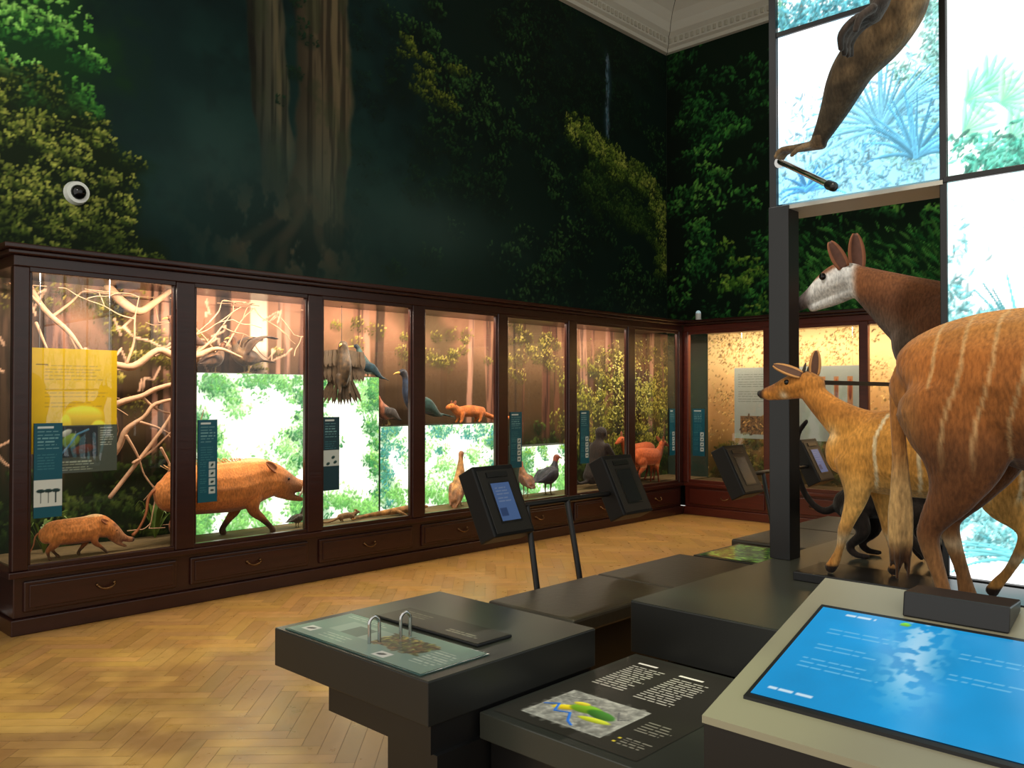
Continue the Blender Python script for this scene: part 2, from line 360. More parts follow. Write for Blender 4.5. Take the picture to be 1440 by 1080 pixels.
p.mix((42,56,52),sm(3.0,2.4,V)*sm(4,8,U)*.35)
p.obj('jungle_mural',lambda U,V:(U,6.612,V),PRINT,WL)
# --- back wall mural (u=-Y)
p=Pic(-6.6,3.3,2.2,6.24,.016,(11,30,18)); U,V=p.U,p.V
n1=fbm(p.h,p.w,34,34,4); n3=fbm(p.h,p.w,80,80,3)
p.clumps(1000,.2+sm(.4,.6,n1),.10,.22,22,.016,.045,[(14,40,22),(30,80,38),(58,134,54),(112,176,74)],(10,32,17),lf=.65+.6*sm(.35,.6,n3),ratio=.42,da=.5)
k=sm(-4.9,-4.4,U)*sm(3.6,3.2,V); p.mix((20,60,26),k*.5); p.leaves(3000,k+1e-9,.04,.09,[(24,84,36),(60,134,56),(90,160,70)],ratio=.2,ang=(-1.3,-.4),br=(.5,1.1))
p.clumps(16,np.exp(-((U+5.5)/.25)**2-((V-3.0)/.4)**2)+1e-9,.08,.16,18,.02,.04,[(40,84,30),(90,140,46),(150,180,70)],(20,50,20),da=.3)
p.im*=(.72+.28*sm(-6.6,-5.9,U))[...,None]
p.obj('leaf_mural',lambda U,V:(10.058,-U,V),PRINT,WB)

# dome security camera
e=empty('security_camera'); 
def disc(name,c,r,h,m,axis=1,seg=28,parent=None,r2=None):
    v=[];f=[];r2=r2 or r
    for s,rr in ((0,r),(1,r2)):
        for k in range(seg):
            a=2*math.pi*k/seg; q=[math.cos(a)*rr,math.sin(a)*rr]; q.insert(axis,s*h); v.append((c[0]+q[0],c[1]+q[1],c[2]+q[2]))
    for k in range(seg): f.append((k,(k+1)%seg,seg+(k+1)%seg,seg+k))
    f.append(tuple(range(seg))); f.append(tuple(range(seg,2*seg))[::-1]); return meshobj(name,v,f,m,parent,False)
disc('housing',(2.31,6.61,2.98),.088,-.05,WHITE,1,parent=e,r2=.078)
ball('dome',(2.31,6.565,2.98),.055,mat('smoked_dome',(10,10,12),rough=.05,var=0),e)

# ---------------------------------------------------------------- display cabinets
def backdrop_left():
    p=Pic(1.74,10.04,.38,2.34,.011,(66,48,30)); U,V=p.U,p.V; n1=fbm(p.h,p.w,36,36,4); st=fbm(p.h,p.w,70,3,4); n3=fbm(p.h,p.w,90,90,3)
    p.mix((30,36,20),sm(1.35,.75,V)); p.mix((204,142,112),sm(1.5,2.35,V)*(.45+.6*n1)*(1-.30*sm(5,9,U))); p.mix((60,56,34),sm(.5,.65,n3)*.55)  # peach towards the top paints overexposed haze into the print
    for k in range(44):
        cx=rng.uniform(1.8,10); wd=rng.uniform(.02,.085); c=[(150,102,82),(186,136,114),(96,60,46),(70,52,40)][k%4]
        m_=sm(wd,wd*.7,np.abs(U-cx-(V-1)*rng.uniform(-.06,.06)))*sm(.7,1.2,V); p.mix(c,m_*.8); p.im*=(1-m_*sm(.5,.65,st)*.35)[...,None]
    m_=sm(.09,.07,np.abs(U-3.78))*sm(1.0,1.6,V); p.mix((235,205,180),m_*.9)
    p.clumps(230,sm(.42,.62,n3)*sm(.95,1.35,V)*sm(2.4,1.9,V)+1e-9,.05,.13,24,.007,.018,[(56,50,24),(96,90,36),(150,136,58),(206,180,110)],(52,44,26),da=.35,al=.85)
    p.clumps(360,sm(1.2,.8,V)+1e-9,.06,.14,16,.012,.034,[(20,32,14),(44,62,26),(84,96,40)],(20,28,14),da=.5)
    p.clumps(130,sm(7.4,8.8,U)*sm(2.0,1.5,V)*sm(.7,.9,V)+1e-9,.07,.15,22,.009,.024,[(80,84,30),(140,140,56),(196,184,84)],(60,60,26),da=.3)
    for k in range(26):
        a=rng.uniform(1.8,4.2);b_=rng.uniform(1.1,2.2);q=[(a,b_)]
        for j in range(5): a+=rng.uniform(-.12,.16);b_+=rng.uniform(-.12,.14);q.append((a,b_))
        p.line(q,.008,(205,162,132))
    return p
def backdrop_back():
    p=Pic(-5.95,1.0,.38,2.34,.013,(172,130,82)); U,V=p.U,p.V; n1=fbm(p.h,p.w,24,24,4)
    p.mix((236,204,150),sm(1.3,2.2,V)); p.mix((84,66,34),sm(1.25,.5,V))
    p.leaves(8500,sm(.35,.6,n1)*sm(.8,1.3,V)+.05,.008,.022,[(196,154,92),(236,206,136),(120,80,44)],br=(.5,1.1),al=.8)
    p.clumps(220,sm(1.15,.75,V)+1e-9,.06,.14,16,.012,.034,[(36,40,20),(74,76,36),(130,110,54)],(40,38,20),da=.5)
    return p
BAY=1.0861; X0=1.725
cab=empty('display_cabinet')
XE=9.345
boxes('carcass',[(1.70,XE,5.90,6.60,.0,.10),(1.72,XE,5.935,6.60,.10,.36),(1.68,XE,5.885,6.60,.36,.40),(1.70,XE,5.90,6.60,2.31,2.38)],WOOD,cab,bevel=.006)
boxes('cornice',[(1.66,XE,5.86,6.605,2.38,2.41),(1.63,XE,5.83,6.605,2.41,2.445)],WOOD,cab,bevel=.008)
L=[]
for i in range(8):
    x=X0+BAY*i; L.append((max(1.70,x-.07),min(XE,x+.07),5.90,5.965,.40,2.31))
L+= [(1.70,1.745,6.53,6.60,.40,2.31)]
boxes('posts',L,WOOD,cab,bevel=.008)
L=[]
for i in range(7):
    a=X0+BAY*i+.07;b_=a+BAY-.14; L+=[(a,b_,5.91,5.95,2.28,2.315),(a,b_,5.91,5.95,.398,.43),(a,a+.018,5.915,5.95,.43,2.28),(b_-.018,b_,5.915,5.95,.43,2.28)]
boxes('glazing_bars',L,WOOD,cab,bevel=.004)
L=[];L2=[]
for i in range(7):
    a=X0+BAY*i+.05;b_=a+BAY-.1; L+=[(a,b_,5.915,5.94,.135,.33)]
    L2+=[(a+.03,b_-.03,5.907,5.918,.16,.305)]
boxes('drawer_fronts',L,WOOD,cab,bevel=.01); boxes('drawer_panels',L2,WOOD,cab,bevel=.006)
ch=[]
for i in range(7):
    c=X0+BAY*(i+.5); ch.append([(c-.055,5.905,.245,.006),(c-.05,5.885,.235,.006),(c-.03,5.878,.222,.006),(c,5.876,.216,.007),(c+.03,5.878,.222,.006),(c+.05,5.885,.235,.006),(c+.055,5.905,.245,.006)])
    for s in(-1,1): ch.append([(c+s*.055,5.908,.245,.013),(c+s*.055,5.9,.245,.011)])
tube('drawer_handles',ch,BRASS,cab,seg=8,n=3)
v=[];f=[]
for i in range(7):
    a=X0+BAY*i+.06;b_=X0+BAY*(i+1)-.06; k=len(v); v+=[(a,5.932,.41),(b_,5.932,.41),(b_,5.932,2.31),(a,5.932,2.31)]; f.append((k,k+1,k+2,k+3))
k=len(v); v+=[(1.724,5.96,.41),(1.724,6.54,.41),(1.724,6.54,2.31),(1.724,5.96,2.31)]; f.append((k,k+1,k+2,k+3))
meshobj('glass',v,f,GLASS,cab)
box('diorama_base',1.75,10.04,5.96,6.58,.395,.412,SOIL,cab)
backdrop_left().obj('backdrop',lambda U,V:(U,6.585,V),PRINT,cab)
XB=9.35
cb=empty('display_cabinet')
Y0=5.88; pb=1.125; NB=6; YE=Y0-pb*NB
boxes('carcass',[(9.35,10.05,YE,5.90,.0,.10),(9.385,10.05,YE,5.90,.10,.36),(9.335,10.05,YE,5.90,.36,.40),(9.35,10.05,YE,5.90,2.31,2.38)],WOODR,cb,bevel=.006)
boxes('cornice',[(9.31,10.055,YE,5.86,2.38,2.41),(9.28,10.055,YE,5.83,2.41,2.445)],WOOD,cb,bevel=.008)
boxes('posts',[(9.35,9.415,Y0-pb*i-.05,Y0-pb*i+.05,.40,2.31) for i in range(NB+1)],WOODR,cb,bevel=.008)
boxes('glazing_bars',[(9.36,9.40,Y0-pb*(i+1)+.05,Y0-pb*i-.05,z0,z1) for i in range(NB) for z0,z1 in((.398,.44),(2.27,2.315))],WOODR,cb,bevel=.004)
boxes('drawer_fronts',[(9.365,9.39,Y0-pb*(i+1)+.05,Y0-pb*i-.05,.135,.33) for i in range(NB)],WOODR,cb,bevel=.01)
ch=[]
for i in range(NB):
    c=Y0-pb*(i+.5); ch.append([(9.36,c-.055,.245,.006),(9.335,c-.045,.23,.006),(9.328,c,.216,.007),(9.335,c+.045,.23,.006),(9.36,c+.055,.245,.006)])
tube('drawer_handles',ch,BRASS,cb,seg=8,n=3,lat=(1,0,0))
v=[];f=[]
for i in range(NB):
    a=Y0-pb*(i+1)+.04;b_=Y0-pb*i-.04; k=len(v); v+=[(9.381,a,.41),(9.381,b_,.41),(9.381,b_,2.31),(9.381,a,2.31)]; f.append((k,k+3,k+2,k+1))
meshobj('glass',v,f,GLASS,cb)
box('diorama_base',9.41,10.04,YE,5.9,.395,.412,SOIL,cb)
backdrop_back().obj('backdrop',lambda U,V:(10.035,-U,V),PRINT,cb)
def area(name,loc,rot,sx,sy,e,c):
    l=bpy.data.lights.new(name,'AREA'); l.shape='RECTANGLE'; l.size=sx; l.size_y=sy; l.energy=e; l.color=c
    o=bpy.data.objects.new(name,l); o.location=loc; o.rotation_euler=rot; link(o); return o
for i in range(7):
    area('cabinet_lamp',(X0+BAY*(i+.5),6.01,2.295),(math.radians(18),0,0),.95,.07,[27,26,25,22,19,17,15][i],(1,.86,.68))
for i in range(4):
    area('cabinet_lamp',(9.46,Y0-pb*(i+.5),2.295),(0,math.radians(-18),0),.07,.95,18,(1,.82,.58))
e=empty('motion_sensor'); disc('body',(9.42,5.72,2.445),.035,.09,WHITE,2,parent=e); ball('cap',(9.42,5.72,2.54),.033,mat('sensor_cap',(200,230,240),rough=.2,emit=.3),e)

def lightbox(name,x0,x1,z1,yf,seed,tint,dn=1.0):
    e=empty(name); box('housing',x0,x1,yf+.006,6.57,.412,z1,mat('lightbox_side',(60,70,60),rough=.6),e,bevel=.003)
    p=Pic(x0,x1,.415,z1-.004,.006,(255,255,240)); U,V=p.U,p.V; n1=fbm(p.h,p.w,30,30,4)
    p.clumps(int(46*dn*(x1-x0)*(z1-.4)),sm(.44,.62,n1)+1e-9,.05,.12,28,.008,.022,[(80,150,76),(140,200,106),(208,236,160)],(160,208,138),al=.8,da=.28)
    e0=np.maximum(sm(x0+.24,x0,U),sm(x1-.16,x1,U)); p.clumps(int(50*(z1-.4)),e0*sm(.3,.6,n1)+1e-9,.05,.10,22,.007,.022,[(40,90,50)]+tint,(80,130,80),al=.85,da=.35)
    e1=sm(z1-.35,z1,V)*sm(.35,.6,n1); p.clumps(int(20*dn*(x1-x0)),e1+1e-9,.04,.09,20,.007,.022,tint,(120,170,110),al=.75,da=.25)
    p.clumps(int(28*(x1-x0)),sm(.7,.42,V)*sm(.3,.6,n1)+1e-9,.05,.10,20,.010,.028,[(80,140,70),(140,200,100)],(110,160,90),al=.75,da=.25)
    p.obj('print',lambda U,V:(U,yf,V),LITC,e)
lightbox('forest_lightbox',3.12,4.14,1.68,6.36,1,[(60,130,70),(120,180,80)],1.5)
lightbox('forest_lightbox',4.20,4.885,1.67,6.36,2,[(60,130,70),(150,200,90)])
lightbox('forest_lightbox',4.905,6.45,1.21,6.36,3,[(60,130,130),(90,160,110)])
lightbox('forest_lightbox',6.80,7.66,.94,6.36,4,[(60,120,80),(130,170,60)])

# info panels (teal strips mounted on the outside of the glass)
def teal(x0,x1,z0,z1,icon,fn,dark=False):
    e=empty('info_panel'); p=Pic(x0,x1,z0,z1,.0045,(12,82,100) if not dark else (22,58,70)); W=x1-x0
    p.text(x0+.02,x1-.015,z1-.17,z1-.05,.022,(110,158,164),.25); p.rect(x0+.02,x1-.05,z1-.035,z1-.02,(200,214,214))
    p.text(x0+.02,x1-.03,z1-.30,z1-.2,.018,(60,120,130),.3)
    if icon==1:
        p.rect(x0,x1,z0+.07,z0+.24,(205,212,206))
        for c in (x0+.04,x0+.085,x0+.13): p.rect(c-.003,c+.003,z0+.09,z0+.16,(20,50,50)); p.splat(c,z0+.17,.025,.012,0,(20,50,50))
    elif icon==2:
        for k in range(4):
            zz=z0+.06+k*.062; p.rect(x1-.065,x1-.015,zz,zz+.05,(180,194,194)); p.splat(x1-.04,zz+.025,.014,.008,.3*k,(20,60,60))
            p.text(x0+.015,x1-.08,zz,zz+.05,.016,(60,120,130),.3)
    else:
        p.rect(x0,x1,z0+.2,z0+.33,(190,204,204))
        for c,d in((.05,.22),(.1,.27),(.12,.23)): p.splat(x0+c,z0+d,.018,.012,.4,(20,60,60))
    p.obj('print',fn,PANELP,e)
    return e
def yfn(y): return lambda U,V:(U,y,V)
for a in [(1.828,1.996,.72,1.322,1),(2.914,3.063,.72,1.322,2),(3.98,4.14,.72,1.322,3),(6.19,6.36,.77,1.332,2),(7.30,7.458,.75,1.332,2),(9.06,9.19,.75,1.332,2)]:
    e=teal(*a,yfn(5.918),dark=a[4]==3); box('board',a[0],a[1],5.920,5.931,a[2],a[3],BLACK,e)
e=teal(-5.775,-5.60,.74,1.332,2,lambda U,V:(9.366,-U,V)); box('board',9.368,9.379,5.60,5.775,.74,1.332,BLACK,e)
e=empty('yellow_sign'); p=Pic(1.85,2.39,1.12,1.81,.006,(255,208,14)); p.im*=(1-.08*fbm(p.h,p.w,20,20,3))[...,None]
p.rect(1.88,1.95,1.70,1.705,(120,90,20)); p.text(1.93,2.33,1.58,1.72,.022,(206,164,50),.25); p.text(1.93,2.33,1.40,1.54,.022,(206,164,50),.25)
for uu,vv,a,b_ in((2.17,1.36,.13,.07),(2.27,1.28,.05,.05),(2.06,1.30,.035,.07)): p.splat(uu,vv,a,b_,0,(255,222,70))
p.obj('print',yfn(6.05),PANELP,e); box('board',1.85,2.39,6.052,6.062,1.12,1.81,BLACK,e)
p=Pic(2.01,2.39,.985,1.30,.005,(78,86,76)); p.rect(2.01,2.26,1.09,1.29,(34,44,52)); p.splat(2.09,1.20,.06,.045,.4,(120,150,60)); p.splat(2.17,1.14,.07,.03,.2,(96,48,38)); p.splat(2.06,1.25,.04,.02,.5,(200,206,196)); p.line([(2.04,1.12),(2.09,1.18),(2.13,1.24),(2.2,1.27)],.006,(90,150,190)); p.text(2.28,2.37,1.15,1.28,.016,(190,195,180),.3); p.text(2.03,2.24,1.0,1.06,.018,(170,180,160),.3)
p.obj('map_print',yfn(6.042),PANELP,e); box('map_board',2.01,2.39,6.043,6.05,.985,1.12,BLACK,e); tube('hanging_wires',[[(x_,6.057,1.8,.0015),(x_,6.057,2.31,.0015)] for x_ in(1.9,2.34)],CHROME,e,seg=6,n=1)
def greyboard(y0,y1,z0,z1):
    e=empty('species_board'); p=Pic(-y1,-y0,z0,z1,.007,(150,158,154)); u0,u1=-y1,-y0
    p.text(u0+.05,u0+(u1-u0)*.45,z0+.45,z1-.08,.03,(104,112,110),.2)
    for k in range(5):
        uu=u0+(u1-u0)*(.5+.1*k); p.rect(uu,uu+.06,z0+.42,z1-.12,(170,120,80)); p.splat(uu+.03,z0+.6,.02,.12,0,(130,60,36))
    p.rect(u0+.08,u0+.45,z0+.05,z0+.28,(120,90,60)); p.leaves(160,((p.U>u0+.08)&(p.U<u0+.45)&(p.V<z0+.28)&(p.V>z0+.05))*1.,.01,.03,[(90,60,40),(190,150,90)])
    p.obj('print',lambda U,V:(9.60,-U,V),PANELP,e); box('board',9.602,9.615,y0,y1,z0,z1,WHITE,e); tube('hanging_wires',[[(9.61,y_,z1-.01,.0015),(9.61,y_,2.31,.0015)] for y_ in(y0+.1,y1-.1)],CHROME,e,seg=6,n=1)
greyboard(3.75,5.32,.97,1.84)

# ---------------------------------------------------------------- foliage and branches
def branch(name,chains): 
    e=empty(name); tube('wood',chains,BARK,e,seg=8,n=4); return e
def twigs(start,d,length,r,depth,out):
    p0=Vector(start);d=Vector(d).normalized();pts=[(p0.x,p0.y,p0.z,r)]
    for i in range(3):
        d=(d+Vector((random.uniform(-.4,.4),random.uniform(-.12,.12),random.uniform(-.4,.4)))).normalized()
        p0=p0+d*length/3; p0.y=min(6.5,max(6.2,p0.y)); p0.z=min(2.25,max(.5,p0.z)); p0.x=max(1.8,p0.x)
        pts.append((p0.x,p0.y,p0.z,max(.0035,r*(1-.25*(i+1)))))
        if depth>0 and i>0: twigs(p0,(d+Vector((random.uniform(-1,1),0,random.uniform(-1,1)))),length*.7,r*.55,depth-1,out)
    out.append(pts)
out=[]
def gn_(pts):
    o=[]
    for i,(a,b_,c,r) in enumerate(pts): o.append((a+random.uniform(-.02,.02),b_,c+random.uniform(-.03,.03),r*random.uniform(.75,1.1)))
    return o
out.append(gn_([(2.2,6.5,1.5,.042),(2.35,6.45,1.6,.04),(2.5,6.42,1.72,.034),(2.65,6.4,1.74,.036),(2.82,6.38,1.82,.03),(2.95,6.37,1.8,.028),(3.1,6.36,1.81,.026),(3.3,6.34,1.85,.018),(3.5,6.34,1.83,.010)]))
out.append(gn_([(2.3,6.45,1.2,.028),(2.43,6.43,1.36,.026),(2.56,6.4,1.47,.028),(2.7,6.39,1.50,.022),(2.8,6.38,1.55,.022),(3.0,6.36,1.60,.014)]))
out.append(gn_([(2.5,6.5,1.0,.024),(2.56,6.45,1.14,.022),(2.62,6.42,1.25,.022),(2.74,6.4,1.34,.018),(2.8,6.38,1.42,.016),(3.0,6.34,1.5,.008)]))
out.append(gn_([(2.5,6.45,.75,.018),(2.6,6.44,.87,.018),(2.66,6.42,1.0,.016),(2.84,6.38,1.2,.013),(2.95,6.36,1.4,.008)]))
out.append([(2.5,6.5,2.3,.035),(2.6,6.45,2.18,.035),(2.7,6.42,2.13,.03),(2.8,6.4,2.2,.025),(2.92,6.4,2.3,.02)])
out.append([(1.95,6.5,2.3,.02),(2.05,6.45,2.1,.02),(2.2,6.42,1.95,.018),(2.3,6.4,1.8,.01)])
for s in [((2.6,6.4,1.74),(.6,0,.9)),((2.8,6.38,1.8),(.5,0,.7)),((2.7,6.4,1.5),(.5,0,-.7)),((2.7,6.4,1.3),(.6,0,-.4)),((2.6,6.4,1.2),(.4,0,-.8)),((2.05,6.45,2.1),(-.6,0,.4)),((2.1,6.45,2.05),(.8,0,.2)),((2.2,6.42,1.95),(.2,0,-.9)),((2.0,6.45,2.0),(.3,0,-.9)),((3.1,6.36,1.82),(.6,0,.7)),((2.85,6.38,1.1),(.2,0,-.8)),((2.65,6.4,1.0),(.7,0,.1))]:
    twigs(s[0],s[1],.5,.012,2,out)
branch('dead_tree_branch',out)
out=[]; 
for s in [((4.3,6.4,1.75),(-.4,0,.8)),((3.4,6.42,1.9),(.2,0,1)),((3.3,6.42,1.85),(-.4,0,.8))]: twigs(s[0],s[1],.4,.01,2,out)
branch('dead_tree_branch',out)
def fern(name,c,n,L,h,m=LEAFG):
    v=[];f=[]
    for i in range(n):
        a=random.uniform(0,2*math.pi);l=L*random.uniform(.6,1.1);w_=l*.07;b0=len(v);hh=h*random.uniform(.6,1.1)
        for k in range(6):
            t=k/5;r=l*t; z=hh*math.sin(t*2.1)*1.0; ww=w_*math.sin(math.pi*min(1,t*.9+.1))
            x=c[0]+math.cos(a)*r;y=min(6.56,max(6.2,c[1]+math.sin(a)*r*.6)); sx,sy=-math.sin(a)*ww,math.cos(a)*ww
            v+=[(x-sx,y-sy,c[2]+z),(x+sx,y+sy,c[2]+z)]
        for k in range(5): q=b0+2*k; f.append((q,q+1,q+3,q+2))
    return meshobj(name,v,f,m)
for (x,y,l) in [(2.05,6.42,.22),(2.85,6.48,.2),(6.62,6.4,.15),(8.35,6.5,.14)]:
    fern('fern_plant',(x,y,.41),16,l,.28)
def shrub(name,c,R,n,m):
    v=[];f=[]
    for i in range(n):
        d=Vector((random.gauss(0,1)*R[0],random.gauss(0,1)*R[1],random.gauss(0,1)*R[2]))*.5; p0=Vector(c)+d
        p0.x=min(9.7,p0.x); p0.y=min(6.54,max(6.38,p0.y)); p0.z=min(2.2,max(1.1,p0.z)); a=Vector((random.uniform(-1,1),random.uniform(-.6,.1),random.uniform(-1,.3))).normalized()*random.uniform(.025,.048)
        s=a.cross(Vector((random.uniform(-.4,.4),-1,random.uniform(0,.6)))).normalized()*.011; b0=len(v)
        v+=[p0,p0+a*.5+s,p0+a,p0+a*.5-s]; f.append((b0,b0+1,b0+2,b0+3))
    e=empty(name); meshobj('leaves',v,f,m,e)
    ch=[]
    for i in range(7):
        t=Vector(c)+Vector((random.uniform(-.5,.5)*R[0],0,random.uniform(-.2,.6)*R[2])); ch.append([(c[0],c[1],.41,.012),(c[0]+(t.x-c[0])*.3,c[1],(.41+t.z)/2,.009),(t.x,t.y,t.z,.004)])
    tube('stems',ch,mat('shrub_stem',(90,66,40)),e,seg=6,n=3)
SH=mat('yellow_green_leaf',(160,154,66),rough=.5,var=.45,scale=9)  # yellow-green is the foliage's own colour
shrub('leafy_shrub',(9.0,6.47,1.6),(.62,.06,.5),650,SH)

# ---------------------------------------------------------------- animals
def nzv(P,s,seed=0):
    return .5+.25*(np.sin(P[:,0]*s+seed+1.3*np.sin(P[:,2]*s*.7))+np.sin(P[:,1]*s*1.3+1+seed)*.7+np.sin(P[:,2]*s*1.1+2+seed+1.1*np.sin(P[:,0]*s*.6))*.6)
def mixc(a,b,k): k=np.clip(k,0,1)[:,None]; return a*(1-k)+np.array(b,float)*k
def hog(name,x0,y,z0,s,pitch=0.,mane=True):
    T=lambda c:(x0+c[0]*s,y+c[1]*s,z0+c[2]*s)+tuple(r*s for r in c[3:])
    B=[(0,0,.36,.10,.13),(.10,0,.385,.15,.18),(.32,0,.385,.175,.195),(.55,0,.39,.175,.20),(.72,0,.42,.145,.19),(.86,0,.415-pitch*.3,.115,.15),(.98,0,.385-pitch*.6,.085,.108),(1.09,0,.355-pitch,.057,.066),(1.19,0,.340-pitch*1.25,.042,.046),(1.255,0,.338-pitch*1.3,.041,.044)]
    J=[(.94,0,.32-pitch*.6,.06,.06),(1.05,0,.262-pitch,.04,.034),(1.15,0,.232-pitch*1.2,.028,.020)]
    def leg(x,xs,s_,hind):
        if hind: return [(x,.075*s_,.36,.07,.12),(x+.02,.08*s_,.24,.05,.075),(x-.04+xs*.5,.08*s_,.155,.03,.036),(x-.02+xs*.8,.08*s_,.08,.022),(x+xs,.08*s_,.045,.024),(x+xs+.02,.08*s_,.015,.03,.03)]
        return [(x,.08*s_,.34,.06,.09),(x,.085*s_,.2,.042,.05),(x+xs*.5,.085*s_,.12,.027,.03),(x+xs,.085*s_,.04,.022),(x+xs+.015,.085*s_,.015,.028,.028)]
    ch=[B,J,leg(.08,-.06,-1,True),leg(.12,.06,1,True),leg(.60,-.12,1,False),leg(.66,.16,-1,False)]
    e=empty(name)
    def colf(P):
        q=(P-np.array((x0,y,z0)))/s; c=np.tile(np.array((206,128,66.)),(len(P),1))*(.9+.16*nzv(q,40))[:,None]
        c=mixc(c,(140,80,42),sm(.34,.16,q[:,2])); c=mixc(c,(66,42,28),sm(.14,.07,q[:,2])); c=mixc(c,(236,200,150),sm(.565,.59,q[:,2])*.7*(q[:,0]<.8))
        c=mixc(c,(170,116,80),sm(.9,1.05,q[:,0])*.8); c=mixc(c,(60,42,36),sm(1.23,1.27,q[:,0])); c=mixc(c,(90,52,34),np.exp(-(((q[:,0]-.98)/.05)**2+((q[:,2]-.42)/.03)**2))*.6); c=mixc(c,(110,50,40),np.exp(-(((q[:,0]-1.12)/.06)**2+((q[:,2]-.30+pitch)/.018)**2))*.7); return c
    creature('body',[[T(c) for c in k] for k in ch],colf,voxel=.009*max(.6,s),parent=e,smooth=3)
    tl=[(-.08,0,.42,.013),(-.14,.0,.36,.012),(-.17,-.02,.24,.01),(-.22,-.02,.14,.009),(-.26,-.02,.1,.014)]
    tube('tail',[[T(c) for c in tl]],mat('hog_tail',(150,84,40)),e,seg=8)
    EM=mat('hog_ear',(150,86,48),rough=.7)
    for s_ in(-1,1):
        leafmesh('ear',T((.86,.09*s_,.50-pitch*.3)),T((.74,.15*s_,.57-pitch*.3)),.085*s,(.2,-1,.3),EM,e); ball('eye',T((.985,.076*s_,.42-pitch*.6)),.012*s,EYE,e)
        if mane: tube('tusk',[[T((1.11,.045*s_,.27-pitch))+(.010*s,),T((1.125,.060*s_,.305-pitch))+(.008*s,),T((1.13,.064*s_,.35-pitch))+(.002*s,)]],mat('tusk',(235,225,200)),e,seg=6)
    if mane:
        ms=[]
        for k in range(110):
            t=k/109; xx=.0+.85*t; zz=.57+.03*math.sin(t*3); dx=random.uniform(-.06,-.03); ms.append([T((xx,random.uniform(-.03,.03),zz-.02))+(.003*s,),T((xx+dx,random.uniform(-.03,.03),zz+.014))+(.001*s,)])
        tube('mane',ms,mat('hog_mane',(215,165,105)),e,seg=5,n=2)
    return e
hog('red_river_hog',2.80,6.16,.412,.98)
hog('red_river_hog',1.965,6.12,.412,.45,pitch=.14,mane=False)

def bird(name,pos,yaw_,s,body,wing,head,legh=.25,up_=.35,tail=.5,beak=.14,bm=None,neck=.25,breast=None,rear=-.0,spread=0):
    e=empty(name); M=Matrix.Translation(pos)@Matrix.Rotation(yaw_,4,'Z')@Matrix.Scale(s,4); lat=tuple((Matrix.Rotation(yaw_,3,'Z')@Vector((0,1,0))))
    T=lambda c:tuple(M@Vector(c[:3]))+tuple(r*s for r in c[3:])
    zc=legh+.22; nx=.3
    B=[(-.32,0,zc-up_*.25,.08,.06),(-.15,0,zc-up_*.1,.16,.15),(.05,0,zc,.19,.2),(.22,0,zc+up_*.35,.13,.15),(nx,0,zc+up_*.6+neck*.5,.065,.07),(nx+.05,0,zc+up_*.6+neck,.075,.075),(nx+.11,0,zc+up_*.6+neck+.01,.06,.055)]
    Tl=[(-.28,0,zc-up_*.25,.09,.035),(-.28-tail*.5,0,zc-up_*.35-rear*.5,.10,.02),(-.28-tail,0,zc-up_*.45-rear,.12,.012)]
    W=[[(.12,.15*q,zc+.04,.05,.12),(-.1,.17*q,zc-.0,.04,.13),(-.35,.12*q,zc-up_*.3,.03,.07),(-.5,.07*q,zc-up_*.4,.02,.03)] for q in(-1,1)]
    if spread: W=[[(.1,.13*q,zc+.1,.10,.05),(0,.2*q,zc+.3,.16,.035),(-.25,.24*q,zc+.42,.15,.025),(-.55,.24*q,zc+.40,.10,.018)] for q in(-1,1)]
    Hc=np.array(T((nx+.06,0,zc+up_*.6+neck)))
    def colf(P):
        d=np.linalg.norm(P-Hc,axis=1)/s; loc=P-np.array(pos); ly=loc@np.array(lat)/s; lx=(loc@np.array((math.cos(yaw_),math.sin(yaw_),0)))/s; lz=loc[:,2]/s
        c=np.tile(np.array(body,float),(len(P),1)); 
        if breast: c=mixc(c,breast,sm(zc+.02,zc-.1,lz)*sm(-.3,0,lx))
        c=mixc(c,wing,sm(.12,.15,np.abs(ly))+sm(-.2,-.3,lx)); c=mixc(c,head,sm(.15,.1,d)); c*=(.72+.45*nzv(P,110/s*.3))[:,None]; return c
    creature('body',[[T(c) for c in k] for k in [B,Tl]+W],colf,lat=lat,voxel=max(.006,.028*s)*(.7 if spread else 1),smooth=2,parent=e,m=FEATHER,seg=10)
    hz=zc+up_*.6+neck
    tube('beak',[[T((nx+.13,0,hz,.03,.03)),T((nx+.13+beak*.6,0,hz-.01,.018,.018)),T((nx+.13+beak,0,hz-.035,.005,.005))]],bm or BEAK,e,seg=6,lat=lat)
    ch=[]
    if legh>.05:
        for q in(-1,1):
            ch.append([T((0.02,.07*q,zc-.15,.03)),T((0.0,.07*q,legh*.55,.016)),T((.02,.07*q,.01,.014))])
            for a in(-.5,0,.5,math.pi): ch.append([T((.02,.07*q,.012,.012)),T((.02+math.cos(a)*.09,.07*q+math.sin(a)*.09,.008,.006))])
        tube('legs',ch,LEGM,e,seg=6,n=2,lat=lat)
    for q in(-1,1): ball('eye',T((nx+.085,.06*q,hz+.02)),.014*s,EYE,e)
    return e
bird('brown_hawk',(3.60,6.46,1.682),3.3,.40,(104,74,44),(74,50,32),(120,74,46),legh=.12,up_=.2,tail=.4,beak=.12,spread=1)
bird('brown_francolin',(3.03,6.38,1.825),3.3,.34,(104,62,38),(80,48,32),(120,74,46),legh=.12,up_=.3,tail=.3)
bird('brown_francolin',(3.30,6.45,1.682),.3,.30,(110,76,48),(84,56,36),(120,74,46),legh=.12,up_=.3,tail=.3)
bird('kingfisher',(4.82,6.44,1.672),2.6,.30,(40,66,60),(24,50,60),(30,40,50),legh=.08,up_=.9,tail=.35,neck=.1,beak=.3,breast=(230,225,215))
bird('grey_hornbill',(5.02,6.42,1.215),3.3,.34,(140,84,60),(60,52,50),(170,90,60),legh=.14,up_=.5,tail=.3,neck=.12,beak=.25)
